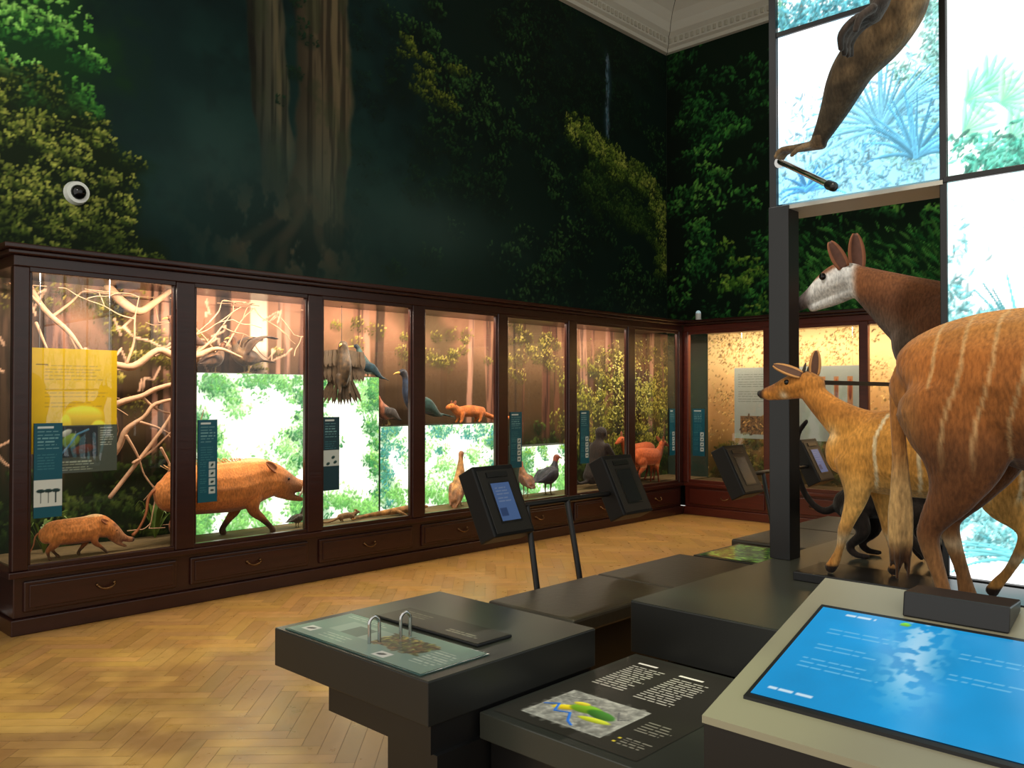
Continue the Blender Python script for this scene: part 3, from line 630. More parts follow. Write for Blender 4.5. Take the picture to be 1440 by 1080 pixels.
bird('congo_peafowl',(5.42,6.42,1.215),3.0,.5,(30,44,66),(26,60,56),(40,40,48),legh=.18,up_=.6,tail=.55,neck=.25)
bird('guinea_fowl',(7.06,6.18,.412),0.15,.50,(30,32,44),(38,38,50),(150,70,50),legh=.2,up_=.25,tail=.15,neck=.22)
bird('brown_rail',(6.66,6.14,.412),1.2,.34,(130,84,50),(100,60,40),(140,90,60),legh=.35,up_=.5,tail=.15,neck=.2)
bird('tiger_bittern',(5.72,6.18,.412),0.6,.40,(170,120,70),(130,84,50),(150,96,60),legh=.2,up_=.9,tail=.1,neck=.3,beak=.25)
bird('brown_thrush',(3.88,6.14,.412),0.2,.2,(80,60,40),(60,46,34),(70,50,40),legh=.15,up_=.2,tail=.3)
# hanging eagle with half-spread wings
e=empty('crowned_eagle'); c=(4.46,6.42,1.79)
v=[];f=[]
def feather(b_,t_,w_):
    b_=Vector(b_);t_=Vector(t_);a=t_-b_;s=a.cross(Vector((0,1,0))).normalized()*w_*.5;b0=len(v); y=Vector((0,random.uniform(-.014,.014),0))
    v.extend([b_-s*.5+y,b_+s*.5+y,b_+a*.7+s+y,t_+y,b_+a*.7-s+y]); f.append((b0,b0+1,b0+2,b0+3,b0+4))
for q in(-1,1):
    for k in range(24):
        t=k/23; b_=(c[0]+q*(.02+.20*t),6.35,c[2]+.10-.03*t); feather(b_,(b_[0]+q*(.01+.01*t),6.34,b_[2]-.30+.08*t+random.uniform(-.02,.02)),.045)
    for k in range(18):
        t=k/17; b_=(c[0]+q*(.02+.19*t),6.33,c[2]+.12-.02*t); feather(b_,(b_[0]+q*.01,6.32,b_[2]-.15),.04)
for k in range(13):
    a=(k-6)*.045; feather((c[0]+a*.4,6.345,c[2]-.15),(c[0]+a*.8,6.345,c[2]-.38+abs(a)*.1),.04)
o=meshobj('wings_tail',v,f,mat('eagle_feather',(66,49,31),rough=.6,var=.6,scale=30),e); md=o.modifiers.new('s','SOLIDIFY'); md.thickness=.003
creature('body',[[(c[0],6.33,c[2]-.18,.05,.04),(c[0],6.32,c[2]-.04,.095,.06),(c[0],6.32,c[2]+.09,.06,.05),(c[0]-.01,6.31,c[2]+.16,.042,.040)]]+[[(c[0]+q*.04,6.32,c[2]-.12,.034),(c[0]+q*.045,6.31,c[2]-.22,.018),(c[0]+q*.05,6.30,c[2]-.27,.012)] for q in(-1,1)],lambda P:np.tile(np.array((66,48,30.)),(len(P),1))*(.7+.5*nzv(P,120))[:,None],voxel=.006,parent=e,m=FEATHER)
tube('beak',[[(c[0]-.03,6.30,c[2]+.165,.013),(c[0]-.055,6.29,c[2]+.155,.009),(c[0]-.06,6.29,c[2]+.14,.003)]],BEAK,e,seg=6)
tube('wire',[[(c[0],6.345,c[2]+.12,.002),(c[0],6.345,2.3,.002)]],BLACK,e,seg=6)

def quad(name,x,y,z,s,chains,colf,ears=None,eyes=None,earmat=None,flip=1,voxel=.01,lat=(0,1,0),earw=.07,extra=None):
    e=empty(name); T=lambda c:(x+c[0]*s*flip,y+c[1]*s,z+c[2]*s)+tuple(r*s for r in c[3:])
    creature('body',[[T(c) for c in k] for k in chains],lambda P:colf((P-np.array((x,y,z)))/s*np.array((flip,1,1))),lat=lat,voxel=voxel,parent=e)
    for (b_,t_) in ears or []:
        for q in(-1,1): leafmesh('ear',T((b_[0],b_[1]*q,b_[2])),T((t_[0],t_[1]*q,t_[2])),earw*s,(flip,q*.3,.1),earmat,e)
    if eyes:
        for q in(-1,1): ball('eye',T((eyes[0],eyes[1]*q,eyes[2])),eyes[3]*s,EYE,e)
    return e
def legs4(fx,hx,zt,w_,r=1,front=(.05,-.04),hind=(-.05,.04)):
    o=[]
    for q,dx in((-1,front[0]),(1,front[1])): o.append([(fx,w_*q,zt,.055*r,.08*r),(fx-.01,w_*q,zt*.68,.04*r,.045*r),(fx+dx*.4,w_*q,zt*.42,.022*r,.024*r),(fx+dx*.8,w_*q,zt*.12,.017*r),(fx+dx,w_*q,.02,.023*r)])
    for q,dx in((-1,hind[0]),(1,hind[1])): o.append([(hx,w_*q,zt*1.02,.07*r,.13*r),(hx+.05,w_*q,zt*.76,.05*r,.07*r),(hx-.06+dx*.4,w_*q,zt*.46,.024*r,.032*r),(hx-.03+dx*.8,w_*q,zt*.14,.018*r),(hx+dx,w_*q,.02,.024*r)])
    return o
dk=[[(-.36,0,.47,.07,.09),(-.25,0,.5,.12,.15),(0,0,.48,.14,.16),(.22,0,.48,.12,.15),(.33,0,.52,.08,.12),(.42,0,.62,.05,.075),(.47,0,.70,.05,.06),(.54,0,.71,.045,.05),(.62,0,.67,.03,.032),(.66,0,.655,.022,.022)]]+legs4(.22,-.26,.42,.06)
rc=lambda q:mixc(mixc(np.tile(np.array((184,88,44.)),(len(q),1)),(120,50,26),sm(.3,.15,q[:,2])),(220,170,130),sm(.36,.33,q[:,2])*(q[:,2]>.3)*.5)
EMR=mat('duiker_ear',(130,70,40),rough=.7)
quad('red_duiker',8.85,6.10,.412,.68,dk,rc,[((.45,.035,.74),(.41,.08,.84))],(.545,.042,.725,.011),EMR,voxel=.009)
quad('red_duiker',8.95,6.29,.412,.76,dk,rc,[((.45,.035,.74),(.41,.08,.84))],(.545,.042,.725,.011),EMR,flip=-1,voxel=.01)
gn=[[(-.18,0,.11,.05,.06),(0,0,.125,.055,.065),(.15,0,.12,.045,.055),(.24,0,.17,.04,.04),(.31,0,.165,.024,.024)],[(-.2,0,.10,.028),(-.36,0,.05,.026),(-.52,0,.035,.022),(-.70,0,.06,.014)]]+[[(x_,.03*q,.10,.03),(x_+.01,.035*q,.035,.016),(x_+.03,.035*q,.012,.014)] for x_ in(-.14,.13) for q in(-1,1)]
oc=lambda q:np.tile(np.array((205,112,50.)),(len(q),1))*(.8+.3*nzv(q,50))[:,None]
quad('orange_genet',6.12,6.44,1.215,.98,gn,oc,[((.24,.02,.19),(.23,.035,.235))],(.285,.022,.18,.008),EMR,flip=-1,voxel=.007,earw=.04)
quad('ground_squirrel',4.36,6.12,.412,.42,gn,lambda q:np.tile(np.array((120,90,60.)),(len(q),1)),[((.24,.02,.19),(.23,.035,.23))],(.285,.022,.18,.008),EMR,voxel=.005,earw=.035)
liz=[[(-.75,0,.02,.012),(-.5,.08,.025,.022),(-.25,.02,.045,.035,.035),(0,0,.055,.06,.045),(.15,.02,.055,.045,.04),(.24,.03,.06,.035,.03),(.34,.03,.055,.02,.016)]]+[[(x_,0,.05,.025),(x_,.08*q,.04,.018),(x_+.04,.13*q,.012,.012)] for x_ in(-.14,.12) for q in(-1,1)]
quad('nile_monitor',5.0,6.10,.412,.8,liz,lambda q:np.tile(np.array((170,120,66.)),(len(q),1))*(.6+.45*nzv(q,60))[:,None],voxel=.007)
mk=[[(-.1,0,.16,.13,.12),(0,0,.35,.13,.12),(.05,0,.55,.14,.11),(.08,0,.66,.06,.06),(.11,0,.76,.085,.09),(.17,0,.73,.05,.045)]]
for q in(-1,1): mk+= [[(-.05,.08*q,.14,.08,.08),(.2,.13*q,.3,.055,.055),(.24,.13*q,.15,.035),(.26,.13*q,.03,.03),(.36,.13*q,.015,.022,.014)],[(.05,.14*q,.58,.05),(.18,.17*q,.42,.035),(.28,.13*q,.33,.025),(.34,.11*q,.32,.028)]]
mk.append([(-.2,0,.1,.025),(-.4,0,.1,.02),(-.55,.02,.3,.018),(-.5,.02,.5,.015)])
def bc(q): c=np.tile(np.array((40,32,30.)),(len(q),1)); return mixc(c,(110,80,70),sm(.135,.17,q[:,0])*sm(.66,.7,q[:,2]))
quad('crested_mangabey',7.97,6.22,.412,.85,mk,bc,None,(.175,.03,.765,.011),voxel=.011)

# ================= large mounted animals in the centre =================
FZ=.66
def ybc(P):
    Y=P[:,1];Z=P[:,2]; c=np.tile(np.array((214,150,68.)),(len(P),1)); c=mixc(c,(228,178,102),sm(1.2,1.08,Z)*(Y<1.6)*.7); c=mixc(c,(184,116,50),sm(1.34,1.44,Z)*.7)
    st=np.sin((Y+.12*(Z-1.2)+.01*np.sin(Z*23))*2*math.pi/.092); k=sm(.78,.93,st)*sm(1.06,1.12,Z)*sm(1.43,1.41,Z)*(Y<1.44)*(Y>.8); c=mixc(c,(248,230,190),k*.85)
    c=mixc(c,(160,104,52),sm(1.0,.85,Z)*.5); c=mixc(c,(238,222,190),np.exp(-((Z-.86)/.03)**2)*.6)
    c=mixc(c,(120,76,40),np.exp(-(((Y-1.80)/.05)**2+((Z-1.605)/.03)**2))*.8); c=mixc(c,(130,80,46),sm(1.87,1.93,Y)*sm(1.51,1.53,Z)*.7)
    c=mixc(c,(38,26,20),sm(.745,.73,Z)); c=mixc(c,(50,34,28),sm(1.955,1.985,Y)*(Z>1.4)); c=mixc(c,(240,225,195),np.exp(-(((Y-1.86)/.02)**2+((Z-1.50)/.02)**2))*.8+np.exp(-(((Y-1.62)/.03)**2+((Z-1.32)/.04)**2))*.5)
    return c*(.86+.2*nzv(P,30))[:,None]
x=3.85
ch=[[(x,1.59,1.25,.07,.11),(x,1.50,1.24,.105,.165),(x,1.36,1.25,.135,.19),(x,1.18,1.235,.14,.175),(x,1.0,1.25,.14,.18),(x,.86,1.27,.12,.165),(x,.78,1.26,.075,.11)],
    [(x,1.45,1.31,.085,.12),(x,1.56,1.365,.066,.095),(x,1.66,1.44,.052,.068),(x,1.735,1.515,.05,.055)],
    [(x,1.715,1.545,.048,.05),(x,1.77,1.56,.056,.056),(x,1.84,1.545,.050,.050),(x,1.905,1.525,.034,.036),(x,1.965,1.508,.028,.028),(x,1.985,1.503,.022,.022)],
    [(x,1.78,1.52,.035,.035),(x,1.87,1.50,.026,.022),(x,1.95,1.487,.018,.012)],
    [(x-.065,1.50,1.20,.05,.10),(x-.07,1.50,1.06,.04,.055),(x-.07,1.54,.94,.028,.032),(x-.07,1.555,.90,.026,.030),(x-.07,1.575,.82,.017,.018),(x-.07,1.60,.755,.022,.024),(x-.07,1.62,.722,.024,.026)],
    [(x+.065,1.45,1.20,.05,.10),(x+.07,1.44,1.06,.038,.052),(x+.07,1.42,.94,.028,.032),(x+.07,1.412,.90,.026,.030),(x+.07,1.395,.82,.017,.018),(x+.07,1.385,.755,.022,.024),(x+.07,1.395,.722,.024,.026)],
    [(x-.06,.88,1.24,.075,.14),(x-.07,.93,1.10,.055,.09),(x-.07,.86,1.0,.032,.042),(x-.07,.845,.94,.025,.03),(x-.07,.90,.82,.018,.019),(x-.07,.945,.755,.021,.023),(x-.07,.965,.722,.024,.026)],
    [(x+.06,.88,1.24,.075,.14),(x+.07,.90,1.10,.055,.09),(x+.07,.78,1.0,.032,.042),(x+.07,.75,.94,.025,.03),(x+.07,.76,.82,.018,.019),(x+.07,.78,.755,.021,.023),(x+.07,.80,.722,.024,.026)],
    [(x,.76,1.33,.02),(x,.70,1.28,.018),(x,.68,1.12,.016),(x,.68,1.0,.02)]]
e=empty('young_bongo'); creature('body',ch,ybc,lat=(1,0,0),voxel=.008,smooth=4,parent=e)
EB=mat('bongo_ear',(90,58,40),rough=.7,var=.3,scale=40); ER=mat('bongo_ear_rim',(196,140,80),rough=.7,var=.2,scale=40)
leafmesh('ear',(x-.045,1.765,1.595),(x-.07,1.89,1.645),.07,(-.8,-.3,.6),EB,e,.3,ER); leafmesh('ear',(x+.03,1.735,1.595),(x+.03,1.725,1.71),.066,(-.85,-.3,.1),EB,e,.3,ER)
for q in(-1,1): ball('eye',(x+q*.047,1.835,1.562),.013,EYE,e,(.7,1,1)); tube('horn',[[(x+q*.022,1.765,1.605,.009),(x+q*.026,1.755,1.635,.007),(x+q*.028,1.75,1.65,.003)]],HORN,e,seg=6)
ball('nose',(x,1.995,1.508),.02,HOOF,e,(1,.6,.8))

def abc(P):
    Y=P[:,1];Z=P[:,2]; c=np.tile(np.array((164,98,44.)),(len(P),1)); c=mixc(c,(208,148,76),sm(1.6,1.78,Z)*.75); c=mixc(c,(90,54,30),sm(1.54,1.24,Z)*.8)  # back highlight painted in; dark underside is part shadow, part fur colour
    st=np.sin((Y+.16*(Z-1.6)+.010*np.sin(Z*17)+.02)*2*math.pi/.098); k=sm(.86,.99,st)*sm(1.2,1.35,Z)*(Y<.99)*(Y>-.4); c=mixc(c,(222,192,142),k*.55)
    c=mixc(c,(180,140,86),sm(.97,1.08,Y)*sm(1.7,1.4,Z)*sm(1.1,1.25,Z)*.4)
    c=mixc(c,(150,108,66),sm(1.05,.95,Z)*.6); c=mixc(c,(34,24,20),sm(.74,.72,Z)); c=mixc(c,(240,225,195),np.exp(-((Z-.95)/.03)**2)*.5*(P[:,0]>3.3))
    c=mixc(c,(60,38,26),sm(-.9,-1.0,Y)); return c*(.88+.18*nzv(P,24))[:,None]
x=3.3
ch=[[(x,1.09,1.50,.08,.12),(x,1.03,1.53,.16,.20),(x,.90,1.535,.22,.25),(x,.72,1.525,.25,.28),(x,.45,1.485,.275,.32),(x,.15,1.465,.285,.34),(x,-.12,1.47,.25,.33),(x,-.32,1.50,.19,.27),(x,-.42,1.53,.11,.18)],
    [(x,-.28,1.60,.15,.22),(x,-.48,1.75,.11,.17),(x,-.64,1.90,.09,.13),(x,-.72,1.99,.08,.09)],
    [(x,-.70,2.02,.08,.08),(x,-.80,2.02,.085,.085),(x,-.92,1.95,.065,.07),(x,-1.06,1.87,.045,.05),(x,-1.13,1.83,.035,.038)],
    [(x-.12,.92,1.46,.12,.20),(x-.15,.89,1.30,.085,.15),(x-.155,.92,1.17,.055,.085),(x-.155,.985,1.06,.036,.048),(x-.155,1.0,1.0,.031,.038),(x-.155,.96,.86,.024,.026),(x-.155,.935,.755,.031,.034),(x-.155,.915,.69,.036,.044)],
    [(x+.12,.92,1.46,.12,.20),(x+.14,.90,1.30,.085,.15),(x+.14,.94,1.17,.055,.085),(x+.14,1.01,1.06,.036,.048),(x+.14,1.02,1.0,.031,.038),(x+.14,.98,.86,.024,.026),(x+.14,.955,.755,.031,.034),(x+.14,.935,.69,.036,.044)],
    [(x-.12,-.18,1.40,.09,.18),(x-.14,-.16,1.22,.065,.09),(x-.14,-.17,1.0,.045,.05),(x-.14,-.17,.85,.028,.03),(x-.14,-.18,.75,.034,.036),(x-.14,-.20,.69,.036,.044)],
    [(x+.12,-.22,1.40,.09,.18),(x+.14,-.24,1.22,.065,.09),(x+.14,-.27,1.0,.045,.05),(x+.14,-.29,.85,.028,.03),(x+.14,-.3,.75,.034,.036),(x+.14,-.32,.69,.036,.044)]]
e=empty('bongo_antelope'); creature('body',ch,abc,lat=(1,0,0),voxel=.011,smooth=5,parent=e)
def tlc(P): Z=P[:,2]; c=np.tile(np.array((164,108,54.)),(len(P),1)); c=mixc(c,(200,168,116),sm(1.35,1.15,Z)*.7); return mixc(c,(70,44,26),sm(.98,.90,Z))
tc_=[[(x,1.07,1.66,.03,.03),(x-.01,1.13,1.60,.028,.028),(x-.02,1.15,1.50,.028,.026),(x-.02,1.145,1.30,.024,.024),(x-.02,1.14,1.15,.030,.028),(x-.02,1.14,1.02,.036,.032),(x-.02,1.145,.92,.026,.024),(x-.02,1.15,.86,.01,.01)]]
for k in range(14):
    a=random.uniform(0,6.28); tc_.append([(x-.02+math.cos(a)*.01,1.14+math.sin(a)*.01,random.uniform(1.15,1.4),.010),(x-.02+math.cos(a)*.03,1.14+math.sin(a)*.035,random.uniform(.98,1.1),.010),(x-.02+math.cos(a)*.028,1.145+math.sin(a)*.03,random.uniform(.82,.95),.005)])
creature('tail',tc_,tlc,lat=(1,0,0),voxel=.006,parent=e,smooth=2)
for q in(-1,1):
    leafmesh('ear',(x+q*.07,-.70,2.07),(x+q*.17,-.66,2.13),.1,(0,-1,.3),EB,e); ball('eye',(x+q*.075,-.86,2.02),.018,EYE,e)
    tube('horn',[[(x+q*.04,-.74,2.09,.03),(x+q*.1,-.66,2.22,.026),(x+q*.16,-.60,2.38,.02),(x+q*.12,-.58,2.52,.012),(x+q*.09,-.60,2.6,.004)]],HORN,e,seg=8)
def okc(P):
    Y=P[:,1];Z=P[:,2]; c=np.tile(np.array((112,70,44.)),(len(P),1)); c=mixc(c,(158,100,60),sm(2.0,2.14,Z)*.8)
    low=sm(2.02,1.86,Z+(Y-1.75)*-.55)*sm(1.5,1.62,Y); c=mixc(c,(104,90,78),low*.85)
    f_=(Y>1.90); zz=Z+(Y-2.05)*.42
    c=mixc(c,(246,243,236),f_*sm(1.90,1.955,Y)); c=mixc(c,(146,88,52),f_*sm(2.215,2.245,zz)); c=mixc(c,(130,92,70),np.exp(-(((Y-2.1)/.045)**2+((Z-2.22)/.018)**2))*.7)
    c=mixc(c,(96,84,80),sm(2.18,2.24,Y)); c=mixc(c,(34,28,28),sm(2.24,2.28,Y))
    w_=sm(1.0,.95,Z); c=mixc(c,(228,220,205),w_); rb=(Y<.5)|(Z<1.15); k=sm(.2,.6,np.sin(Z*2*math.pi/.07+np.sin(Y*20)*.6))*rb*sm(1.5,1.4,Z)*(Y<.55); c=mixc(c,(230,220,205),k)
    c=mixc(c,(50,34,28),(sm(.05,.02,np.abs(Z-1.02)))*.9); c=mixc(c,(30,24,22),sm(.74,.72,Z)); return c*(.9+.14*nzv(P,28))[:,None]
x=4.9
ch=[[(x,1.60,1.78,.13,.20),(x,1.48,1.80,.19,.27),(x,1.30,1.775,.24,.32),(x,1.0,1.74,.265,.33),(x,.6,1.69,.265,.32),(x,.28,1.63,.23,.28),(x,.08,1.60,.12,.18)],
    [(x,1.46,1.87,.15,.23),(x,1.62,1.955,.115,.20),(x,1.77,2.055,.085,.145),(x,1.89,2.135,.070,.10),(x,1.96,2.175,.066,.08)],
    [(x,1.955,2.18,.073,.08),(x,2.03,2.18,.082,.092),(x,2.11,2.145,.070,.082),(x,2.20,2.09,.048,.054),(x,2.265,2.052,.040,.041),(x,2.295,2.036,.034,.034)],
    [(x,1.96,2.115,.05,.055),(x,2.07,2.065,.042,.042),(x,2.20,2.018,.028,.023)],
    [(x-.12,1.45,1.62,.09,.17),(x-.14,1.42,1.40,.065,.085),(x-.14,1.43,1.12,.045,.05),(x-.14,1.43,.88,.03,.032),(x-.14,1.43,.76,.038,.04),(x-.14,1.45,.70,.042,.05)],
    [(x+.12,1.40,1.62,.09,.17),(x+.14,1.32,1.40,.065,.085),(x+.14,1.30,1.12,.045,.05),(x+.14,1.28,.88,.03,.032),(x+.14,1.28,.76,.038,.04),(x+.14,1.30,.70,.042,.05)],
    [(x-.12,.30,1.55,.13,.22),(x-.14,.36,1.35,.09,.14),(x-.14,.22,1.12,.045,.06),(x-.14,.26,.88,.03,.034),(x-.14,.29,.76,.038,.04),(x-.14,.31,.70,.042,.05)],
    [(x+.12,.26,1.55,.13,.22),(x+.14,.28,1.35,.09,.14),(x+.14,.10,1.12,.045,.06),(x+.14,.12,.88,.03,.034),(x+.14,.14,.76,.038,.04),(x+.14,.16,.70,.042,.05)],
    [(x,.06,1.72,.03),(x,.0,1.65,.025),(x,-.02,1.4,.02),(x,-.02,1.2,.03)]]
e=empty('okapi'); creature('body',ch,okc,lat=(1,0,0),voxel=.010,smooth=4,parent=e)
EO=mat('okapi_ear',(112,74,58),rough=.7,var=.4,scale=30); EOR=mat('okapi_ear_rim',(160,100,66),rough=.7,var=.2,scale=30)
leafmesh('ear',(x-.06,1.985,2.23),(x-.09,2.055,2.385),.10,(-.9,-.35,0),EO,e,.45,EOR); leafmesh('ear',(x+.05,1.95,2.23),(x+.05,1.965,2.44),.115,(-.9,-.4,0),EO,e,.45,EOR)
for q in(-1,1): ball('eye',(x+q*.075,2.105,2.19),.021,EYE,e,(.7,1,1)); ball('nostril',(x+q*.023,2.32,2.048),.010,EYE,e)
mch=[[(4.5,1.84,.92,.07,.08),(4.5,1.72,.96,.085,.10),(4.5,1.56,.98,.09,.11),(4.5,1.44,1.0,.075,.09),(4.5,1.36,1.04,.06,.07),(4.5,1.28,1.05,.055,.055)],[(4.5,1.86,.93,.025),(4.47,1.95,.88,.02),(4.45,2.04,.96,.018),(4.44,2.09,1.12,.017),(4.44,2.08,1.28,.016),(4.44,2.03,1.36,.013)]]
for q in(-1,1): mch+=[[(4.5+q*.06,1.78,.90,.055,.07),(4.5+q*.08,1.72,.80,.035),(4.5+q*.08,1.79,.72,.022),(4.5+q*.08,1.76,.68,.018),(4.5+q*.08,1.70,.675,.02,.012)],[(4.5+q*.06,1.46,.93,.045,.06),(4.5+q*.08,1.50,.82,.028),(4.5+q*.08,1.47+q*.05,.72,.02),(4.5+q*.08,1.44+q*.05,.675,.02,.013)]]
e=empty('black_monkey'); creature('body',mch,lambda P:np.tile(np.array((34,27,24.)),(len(P),1))*(.7+.5*nzv(P,80))[:,None],lat=(1,0,0),voxel=.009,parent=e)
for q in(-1,1): ball('eye',(4.5+q*.03,1.235,1.07),.009,EYE,e)

# chimpanzee climbing on the light structure
x=3.93
cch=[[(x,1.39,3.42,.16,.14),(x,1.40,3.58,.17,.15),(x-.02,1.44,3.76,.20,.16),(x-.04,1.48,3.94,.16,.13),(x-.05,1.52,4.03,.08,.08)],
     [(x-.05,1.53,4.10,.10,.10),(x-.06,1.56,4.17,.115,.12),(x-.07,1.64,4.13,.085,.085),(x-.08,1.69,4.09,.06,.05)],
     [(x+.04,1.37,3.36,.13,.13),(x+.02,1.37,3.24,.115,.125),(x+.0,1.44,3.12,.105,.115),(x-.02,1.54,3.02,.095,.10),(x-.01,1.60,2.94,.082,.09),(x+.01,1.65,2.86,.064,.072),(x+.02,1.70,2.78,.048,.052),(x+.03,1.74,2.725,.036,.040)],
     [(x+.04,1.735,2.705,.034,.028),(x+.04,1.80,2.705,.036,.022),(x+.03,1.88,2.705,.036,.018)],
     [(x-.04,1.56,3.86,.08),(x-.18,1.52,3.64,.068),(x-.25,1.44,3.46,.062),(x-.25,1.36,3.30,.050),(x-.245,1.34,3.19,.042,.036),(x-.245,1.375,3.125,.056,.028)],
     [(x,1.4,3.9,.07),(x+.02,1.28,4.15,.055),(x+.05,1.22,4.4,.045),(x+.09,1.2,4.52,.03),(x+.1,1.2,4.60,.038,.022)],
     [(x,1.33,3.46,.11,.12),(x-.18,1.24,3.60,.09),(x-.30,1.22,3.70,.07),(x-.26,1.24,3.60,.05),(x-.2,1.26,3.54,.035),(x-.22,1.32,3.53,.035,.02)]]
for k in range(4):
    o_=(k-1.5)*.021; cch.append([(x+.03+o_,1.87,2.705,.014),(x+.02+o_,1.925-abs(k-1)*.006,2.70,.0125),(x+.015+o_,1.95-abs(k-1)*.008,2.67,.010)])
cch.append([(x+.0,1.78,2.70,.016),(x-.03,1.82,2.68,.014),(x-.035,1.85,2.655,.011)])
for k in range(4):
    o_=(k-1.5)*.030; L_=[.85,1,.95,.8][k]; cch.append([(x-.25+o_,1.39,3.12,.017),(x-.262+o_*1.1,1.445,3.095,.0165),(x-.262+o_*1.2,1.49,3.065-.02*L_,.0155),(x-.25+o_*1.2,1.495,3.06-.08*L_,.013)])
cch.append([(x-.30,1.36,3.13,.019),(x-.335,1.40,3.09,.017),(x-.335,1.42,3.04,.014)])
def chc(P):
    Y=P[:,1];Z=P[:,2]; c=np.tile(np.array((84,68,48.)),(len(P),1)); c=mixc(c,(46,42,34),sm(3.02,2.85,Z)*.6); c=mixc(c,(146,116,78),sm(3.0,3.12,Z)*sm(1.48,1.38,Y)*.5)
    c=mixc(c,(130,106,78),((Z<2.735)&(Y>1.72)).astype(float)*.9); c=mixc(c,(54,46,42),((Z<3.18)&(P[:,0]<x-.18)&(Z>2.9)).astype(float)*.95)
    c=mixc(c,(110,84,70),((Z>4.02)&(Y>1.64)).astype(float)); return c*(.7+.5*nzv(P,60))[:,None]
e=empty('chimpanzee'); creature('body',cch,chc,lat=(1,0,0),voxel=.0085,smooth=2,parent=e)
for q in(-1,1): ball('eye',(x-.07+q*.035,1.70,4.16),.012,EYE,e)

# ---------------------------------------------------------------- central backlit structure
lw=empty('backlit_display_frame'); PX=4.15
tube('climbing_bar',[[(4.14,2.02,2.70,.017),(4.05,1.961,2.67,.017),(3.90,1.654,2.475,.017)]],CHROME,lw,seg=12); tube('bar_collar',[[(3.91,1.674,2.487,.023),(3.895,1.645,2.47,.023)]],BLACK,lw,seg=12)
disc('bar_flange',(4.12,2.02,2.70),.03,.025,CHROME,0,parent=lw)
tube('climbing_bar_upper',[[(4.14,1.2,4.58,.016),(3.9,1.2,4.58,.016)]],CHROME,lw,seg=12)
SOFF=mat('soffit_light_grey',(190,188,178),rough=.5,var=.03)
ycols=[2.06,1.243,.425,-.39,-1.2]; zr=[2.475,3.37,4.27,5.17,6.07]
boxes('frame',[(4.12,4.24,1.975,2.085,FZ,2.475),(4.13,4.40,2.045,2.085,2.475,6.1),(4.18,4.40,-1.25,2.045,6.06,6.1)]
   +[(4.135,4.40,yy-.015,yy+.015,FZ if i else 2.475,6.08) for i,yy in enumerate(ycols[1:],1)]
   +[(4.135,4.40,-1.2,2.05,z-.013,z+.013) for z in zr[1:]]
   +[(4.13,4.40,-1.2,1.243,zz-.013,zz+.013) for zz in (2.475,1.57,.675)],BLACK,lw,bevel=.003)
boxes('soffit',[(4.13,4.40,1.243,2.045,2.455,2.475)],SOFF,lw)
boxes('backing',[(4.20,4.39,-1.2,2.045,2.49,6.06),(4.20,4.39,-1.2,1.243,FZ+.02,2.46)],mat('lightbox_backing',(200,200,195),rough=.7),lw)
def spiky(p,c,R,n,col,a0=.1,a1=3.04):
    for k in range(n):
        a=rng.uniform(a0,a1); L_=R*rng.uniform(.6,1.05); pts=[]
        for j in range(7):
            t=j/6; pts.append((c[0]+math.cos(a)*L_*t,c[1]+math.sin(a)*L_*t-.35*L_*t*t*abs(math.cos(a))*1.2))
        cc_=np.array(col)*rng.uniform(.8,1.15)
        for j,(q0,q1) in enumerate(zip(pts[:-1],pts[1:])): p.line([q0,q1],max(.004,.012*(1-j/6.5)),cc_)
def panel(u0,u1,z0,z1,kind):
    p=Pic(u0,u1,z0,z1,.0055,(255,255,255)); U,V=p.U,p.V; n1=fbm(p.h,p.w,34,34,4); n2=fbm(p.h,p.w,9,9,3)
    if kind==0:
        p.mix((215,240,252),sm(.45,.7,n1)); k=sm(z0+.5,z0+.05,V+(n1-.5)*.5-(U-u0)*.25)
        p.mix((140,208,236),k*.85); p.leaves(1400,k*sm(.35,.6,n2)+1e-6,.008,.024,[(90,165,205),(165,225,242),(120,200,215)],al=.6,ratio=.3)
        p.leaves(900,sm(u1-.35,u1,U)*sm(z0,z0+.3,V)*sm(.4,.6,n1)+1e-6,.006,.02,[(170,222,205),(120,198,190)],al=.65,ratio=.35)
        spiky(p,(u0+.52,z0+.28),.42,60,(128,198,224)); spiky(p,(u0+.68,z0+.12),.35,34,(98,175,208)); spiky(p,(u0+.15,z0+.05),.2,14,(80,158,212))
    elif kind==1:
        p.leaves(2600,sm(.46,.60,n1)+.01,.006,.022,[(120,200,170),(90,170,130),(190,235,205)],al=.75,ratio=.35); spiky(p,(u0+.3,z0+.6),.3,12,(90,180,175))
        p.line([(u0+.1,z0),(u0+.22,z0+.4),(u0+.5,z0+.9)],.012,(120,130,120)); p.line([(u0+.22,z0+.4),(u0+.05,z0+.8)],.008,(120,140,130))
        p.leaves(900,sm(z0+.2,z0,V)+1e-6,.008,.022,[(70,150,165),(110,200,210)],al=.7)
    elif kind==2:
        p.mix((225,255,240),sm(.5,.7,n1))
        for k in range(9):
            ca=rng.uniform(u0,u0+.75); cz=rng.uniform(z0+.1,z0+.45)
            for j in range(9): a=-.9+j*.3; p.splat(ca+math.cos(a)*.07,cz+math.sin(a)*.07,.075,.012,a,(120+50*rng.random(),222,185),.75)
        p.leaves(1200,sm(z0+.22,z0,V)*sm(.35,.55,n2)+1e-6,.008,.028,[(70,175,150),(130,215,190)],al=.8,ratio=.35)
    else:
        p.mix((215,250,250),sm(.45,.65,n1)); k=sm(z0+.85,z0+.1,V+(n1-.5)*.6); p.leaves(2000,k*sm(.44,.62,n1)*sm(.35,.5,n2)+1e-6,.007,.028,[(120,212,214),(170,234,230),(80,175,185)],al=.6,ratio=.3); spiky(p,(u0+.3,z0+.1),.4,26,(120,206,212))
    p.obj('backlit_panel',lambda U,V:(PX,-U,V),LIT,lw)
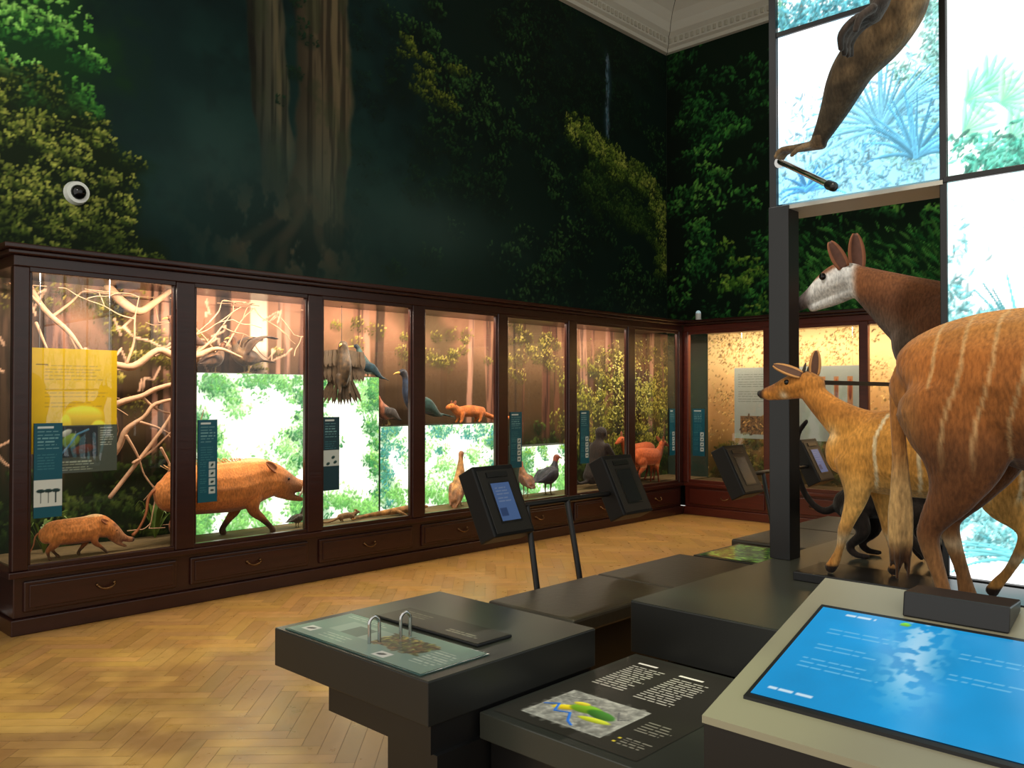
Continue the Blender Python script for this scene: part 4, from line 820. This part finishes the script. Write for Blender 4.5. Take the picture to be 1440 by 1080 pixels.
for j in range(4):
    for i in range(4):
        y1=ycols[i]-.018 ; y0=ycols[i+1]+.015
        panel(-y1,-y0,zr[j]+.013,zr[j+1]-.013,[0,2,1,3][(i+ (1 if j==1 and i==0 else 0)*2)%4] if j<2 else (i+j)%4)
for i in range(1,4):
    for (a,b_) in((1.583,2.462),(.69,1.557)): panel(-(ycols[i]-.015),-(ycols[i+1]+.015),a,b_,3)
e=empty('side_rail'); boxes('rail',[(4.242,5.95,2.055,2.075,1.56,1.585),(5.93,5.96,2.05,2.08,FZ,1.585)],BLACK,e)

# ---------------------------------------------------------------- platforms, tables, benches
e=empty('display_platform')
boxes('top_slab',[(2.88,7.6,-1.6,2.07,.45,FZ-.004)],DARKS,e,bevel=.003); boxes('top_sheet',[(2.882,7.598,-1.598,2.068,FZ-.004,FZ)],DARK,e); boxes('plinth',[(3.0,7.5,-1.5,1.97,0,.45)],BLACK,e)
box('animal_plinth',3.70,4.02,.62,1.76,FZ,.70,BLACK,bevel=.004)
e=empty('map_table'); boxes('slab',[(1.99,2.878,-.9,2.045,.36,.448)],DARK,e,bevel=.004); boxes('base',[(2.03,2.86,-.9,2.03,0,.36)],BLACK,e)
p=Pic(-2.02,-1.44,2.03,2.84,.0035,(46,44,37)) # u=-Y v=X
p.rect(-1.95,-1.62,2.09,2.37,(176,176,162)); 
p.leaves(900,((p.U>-1.94)&(p.U<-1.63)&(p.V>2.1)&(p.V<2.36))*1.,.01,.03,[(168,168,154),(184,182,168)],al=.3)
for (uu,vv,a,b_,an,c) in [(-1.86,2.22,.05,.022,.5,(236,206,40)),(-1.80,2.25,.06,.035,.1,(120,170,40)),(-1.73,2.24,.06,.03,-.2,(60,120,40)),(-1.72,2.19,.06,.018,.1,(200,210,50)),(-1.84,2.28,.03,.015,.2,(226,210,60))]: p.splat(uu,vv,a,b_,an,c)
p.line([(-1.94,2.2),(-1.90,2.23),(-1.87,2.17),(-1.82,2.19),(-1.78,2.13),(-1.75,2.11)],.005,(40,110,200)); p.line([(-1.94,2.30),(-1.88,2.31),(-1.83,2.34)],.002,(60,60,60)); p.line([(-1.7,2.3),(-1.66,2.24),(-1.64,2.27)],.003,(90,90,90))
p.text(-1.96,-1.80,2.47,2.74,.021,(190,186,170),.4); p.rect(-1.96,-1.87,2.77,2.785,(240,236,220)); p.text(-1.76,-1.59,2.44,2.72,.021,(190,186,170),.4); p.rect(-1.76,-1.66,2.75,2.765,(240,236,220))
p.rect(-1.58,-1.57,2.10,2.11,(220,200,60)); p.rect(-1.58,-1.57,2.13,2.14,(220,200,60)); p.text(-1.56,-1.46,2.09,2.15,.016,(130,126,110),.35); p.text(-1.58,-1.47,2.2,2.3,.02,(130,126,110),.35)
p.obj('map_print',lambda U,V:(V,-U,.4495),MAPM,e)
e=empty('tactile_table'); boxes('slab',[(1.77,2.62,2.05,2.955,.455,.597)],DARKS,e,bevel=.003); boxes('top_sheet',[(1.772,2.618,2.052,2.953,.597,.60)],DARK,e); boxes('support',[(1.79,2.60,2.06,2.62,.36,.455)],BLACK,e); boxes('base',[(1.80,2.60,2.04,2.29,0,.36)],BLACK,e)
p=Pic(-2.90,-2.11,1.79,2.09,.0045,(122,150,138)); p.rect(-2.78,-2.5,1.9,2.02,(150,172,160)); p.text(-2.86,-2.6,2.03,2.07,.018,(200,210,200),.35); p.rect(-2.86,-2.80,1.83,1.88,(225,225,220)); p.splat(-2.83,1.855,.02,.01,.4,(40,50,50))
p.rect(-2.52,-2.28,1.90,2.03,(150,140,90)); p.leaves(260,((p.U>-2.52)&(p.U<-2.28)&(p.V>1.9)&(p.V<2.03))*1.,.008,.022,[(190,170,90),(90,110,50),(120,70,40),(60,80,40)]); p.rect(-2.40,-2.33,1.81,1.86,(225,225,220)); p.splat(-2.37,1.835,.02,.01,.4,(40,50,50))
p.text(-2.25,-2.13,1.84,2.0,.02,(190,204,192),.35); p.rect(-2.71,-2.60,1.9,2.0,(90,110,100)); p.text(-2.74,-2.56,1.81,1.87,.02,(190,202,190),.3)
p.obj('print',lambda U,V:(V,-U,.606),PANELP,e); box('glass_plate',1.785,2.095,2.105,2.905,.601,.605,mat('teal_glass',(70,100,95),rough=.1),e)
p=Pic(-2.78,-2.20,2.13,2.30,.0045,(48,46,40)); p.text(-2.74,-2.55,2.2,2.26,.02,(110,106,94),.3); p.text(-2.42,-2.24,2.17,2.2,.02,(150,146,130),.4)
p.obj('braille_print',lambda U,V:(V,-U,.6125),PANELP,e); box('braille_plate',2.125,2.305,2.195,2.785,.601,.6115,BLACK,e,bevel=.003)
for (hx,hy) in((1.90,2.50),(2.02,2.47)):
    ch=[[(hx-.02,hy,.60,.0065),(hx-.02,hy,.66,.0065),(hx-.018,hy,.685,.0065),(hx,hy-.003,.70,.0065),(hx+.018,hy-.006,.685,.0065),(hx+.02,hy-.006,.66,.0065),(hx+.02,hy-.006,.60,.0065)]]
    tube('handle_loop',ch,CHROME,e,seg=10,lat=(0,1,0))
e=empty('touchscreen_lectern')
XA,XB_,YA,YB_=1.64,2.27,.985,-.75; zt=lambda X:.80+(X-1.64)*.3175
v=[(XA,YB_,.52),(XB_,YB_,.52),(XB_,YB_,zt(XB_)),(XA,YB_,zt(XA)),(XA,YA,.52),(XB_,YA,.52),(XB_,YA,zt(XB_)),(XA,YA,zt(XA))]
o=meshobj('body',v,[(0,1,2,3),(4,7,6,5),(0,4,5,1),(0,3,7,4),(1,5,6,2)],BLACK,e)
v=[(XA-.003,YB_,zt(XA)-.012),(XB_+.003,YB_,zt(XB_)-.012),(XB_+.003,YA+.003,zt(XB_)-.012),(XA-.003,YA+.003,zt(XA)-.012)]; v+=[(a,b_,c+.016) for a,b_,c in v]
meshobj('top_plate',v,BF,TAUPE,e)
boxes('pedestal',[(1.8,1.985,-.65,.9,0.0,.52),(1.985,2.15,-.65,.9,.45,.52)],BLACK,e)
def slab(name,x0,x1,y0,y1,h0,h1,m): 
    v=[(x0,y0,zt(x0)+h0),(x1,y0,zt(x1)+h0),(x1,y1,zt(x1)+h0),(x0,y1,zt(x0)+h0)]; v+=[(a,b_,c+h1-h0) for a,b_,c in v]; return meshobj(name,v,BF,m,e)
slab('screen_bezel',1.722,2.128,.16,.935,.004,.012,BLACK)
p=Pic(-.925,-.17,1.735,2.115,.004,(24,150,212)); n1=fbm(p.h,p.w,40,40,3); p.im*=(.92+.16*n1)[...,None]
k=np.exp(-(((p.U+.68-(2.11-p.V)*.15)/.05)**2))*sm(1.75,1.95,p.V); sp=fbm(p.h,p.w,5,5,2); p.mix((170,215,240),k*sm(.45,.6,sp)*.9)
for (a,b_,c,d) in [(-.87,-.70,2.0,2.03),(-.87,-.72,1.93,1.96),(-.88,-.7,1.86,1.9),(-.58,-.42,2.0,2.03),(-.58,-.42,1.93,1.95),(-.38,-.22,1.96,2.02),(-.38,-.2,1.86,1.9)]: p.text(a,b_,c,d,.016,(100,186,228),.22)
p.text(-.90,-.77,1.75,1.775,.02,(200,228,242),.45); p.splat(-.72,2.10,.012,.008,0,(120,200,40)); p.text(-.86,-.78,2.085,2.1,.016,(200,228,242),.4)
for c in (-.34,-.27,-.2): p.splat(c,1.80,.018,.018,0,(100,180,225))
p.obj('screen',lambda U,V:(V,-U,.80+(V-1.64)*.3175+.0135),SCREEN,e)
v=[(2.15,.515,zt(2.15)+.004),(2.25,.515,zt(2.25)+.004),(2.25,.745,zt(2.25)+.004),(2.15,.745,zt(2.15)+.004)]; v+=[(a+ .01,b_,1.025) for a,b_,c in v]
o=meshobj('sensor_box',v,BF,BLACK,e); md=o.modifiers.new('b','BEVEL'); md.width=.004; md.segments=2
def bench(x0,x1,y0,y1,k):
    e=empty('leather_bench'); w_=(x1-x0)/k
    boxes('pads',[(x0+i*w_+.006,x0+(i+1)*w_-.006,y0,y1,.375,.452) for i in range(k)],LEATH,e,bevel=.014); boxes('base',[(x0+.06,x1-.06,y0+.06,y1-.08,0,.375)],BLACK,e)
bench(3.08,4.88,2.54,3.11,2); bench(5.62,7.3,2.5,3.15,2)
e=empty('floor_map_screen'); box('stand',4.95,5.55,2.5,3.05,0,.44,BLACK,e,bevel=.004)
p=Pic(-3.02,-2.53,4.98,5.52,.008,(24,44,14)); p.leaves(300,np.ones_like(p.U),.01,.04,[(40,80,20),(110,150,50),(24,44,16)]); p.obj('screen',lambda U,V:(V,-U,.4425),SCREEN,e)
TS=attrmat('tablet_screen',rough=.2,emit=.5,diff=False)
KC=mat('kiosk_case',(16,16,17),rough=.5,var=.1,spec=.3)
def kiosk(cx,on=True):
    e=empty('tablet_kiosk'); up_=Vector((0,.447,.894)); n_=Vector((0,-.894,.447)); c=Vector((cx,3.30,.925))
    M=Matrix.Translation(c)@Matrix(((1,0,0,0),(0,up_.y,n_.y,0),(0,up_.z,n_.z,0),(0,0,0,1)))
    box('case',-.16,.16,-.205,.205,-.125,0,KC,e,bevel=.008,mtx=M)
    box('face_plate',-.14,.14,-.19,.175,0,.005,mat('kiosk_face',(42,40,37),rough=.45,spec=.3),e,bevel=.002,mtx=M)
    p=Pic(-.072,.072,-.125,.095,.006,(90,118,166) if on else (36,34,32)); 
    if on: p.text(-.05,.06,-.02,.07,.02,(130,148,180),.3); p.rect(-.06,-.01,-.1,-.05,(60,80,120))
    p.obj('screen',lambda U,V:(c.x+U,c.y+V*up_.y+n_.y*.0085,c.z+V*up_.z+n_.z*.0085),TS,e)
    box('bezel',-.082,.082,-.135,.105,.005,.008,BLACK,e,mtx=M)
    box('card_reader',-.08,.08,.13,.16,.005,.012,BLACK,e,mtx=M)
    return e
for (a,b_,c,d,s1_,s2_) in [(3.40,4.56,3.6,3.98,1,0),(6.1,7.45,6.45,6.9,0,1)]:
    kiosk(a,s1_); kiosk(b_,s2_); e=empty('kiosk_stand')
    tube('frame',[[(a+.18,3.33,.87,.018),(b_-.18,3.33,.87,.018)],[(c+.02,3.33,.87,.018),(c,3.24,.45,.018),(c,3.16,.0,.018)],[(d,3.33,.87,.018),(d,3.24,.45,.018),(d,3.16,.0,.018)]],BLACK,e,seg=12,n=3)

# ---------------------------------------------------------------- lights
w_=bpy.data.worlds.new('world'); SC.world=w_; w_.use_nodes=True; bg=w_.node_tree.nodes['Background']; bg.inputs[0].default_value=(1,.97,.89,1); bg.inputs[1].default_value=1.08
def spot(name,loc,tgt,e,c,ang=60,blend=.8,size=.15,gobo=0):
    l=bpy.data.lights.new(name,'SPOT'); l.energy=e; l.color=c; l.spot_size=math.radians(ang); l.spot_blend=blend; l.shadow_soft_size=size
    o=bpy.data.objects.new(name,l); o.location=loc; d=Vector(tgt)-Vector(loc); o.rotation_euler=d.to_track_quat('-Z','Y').to_euler(); link(o)
    if gobo:
        l.use_nodes=True; nt=l.node_tree; N=nt.nodes; em=N['Emission']; tc=N.new('ShaderNodeTexCoord'); nz=N.new('ShaderNodeTexNoise'); nz.inputs['Scale'].default_value=gobo; nz.inputs['Detail'].default_value=2
        rp=N.new('ShaderNodeMapRange'); rp.inputs[1].default_value=.46; rp.inputs[2].default_value=.58; rp.inputs[3].default_value=.0; rp.inputs[4].default_value=1.5
        nt.links.new(tc.outputs['Normal'],nz.inputs[0]); nt.links.new(nz.outputs[0],rp.inputs[0]); nt.links.new(rp.outputs[0],em.inputs['Strength'])
    return o
spot('gobo_spot',(1.0,4.6,5.6),(1.5,2.9,0),420,(.85,1,.55),56,.6,.05,gobo=13)
spot('floor_spot',(5.0,4.6,6.2),(5.0,4.7,0),330,(1,.80,.5),78,1,.2)
spot('animal_spot',(1.6,1.2,5.6),(3.6,1.2,1.3),400,(1,.88,.68),45,.8,.1)
spot('animal_spot',(3.3,3.2,4.9),(4.9,1.9,2.0),250,(1,.95,.88),28,.8,.1)  # added light to brighten the okapi's face
spot('mural_spot',(0.6,4.0,4.6),(1.9,6.6,4.0),120,(.95,1,.8),60,1,.2)

# ---------------------------------------------------------------- camera
cam=bpy.data.cameras.new('camera'); co=bpy.data.objects.new('camera',cam); link(co); cam.lens=30; cam.sensor_width=36; cam.clip_start=.05
yaw=math.radians(43.6); pt=math.atan(16/1200)
d=Vector((math.cos(yaw)*math.cos(pt),math.sin(yaw)*math.cos(pt),math.sin(pt))); co.location=(0,0,1.5); co.rotation_euler=d.to_track_quat('-Z','Y').to_euler(); SC.camera=co
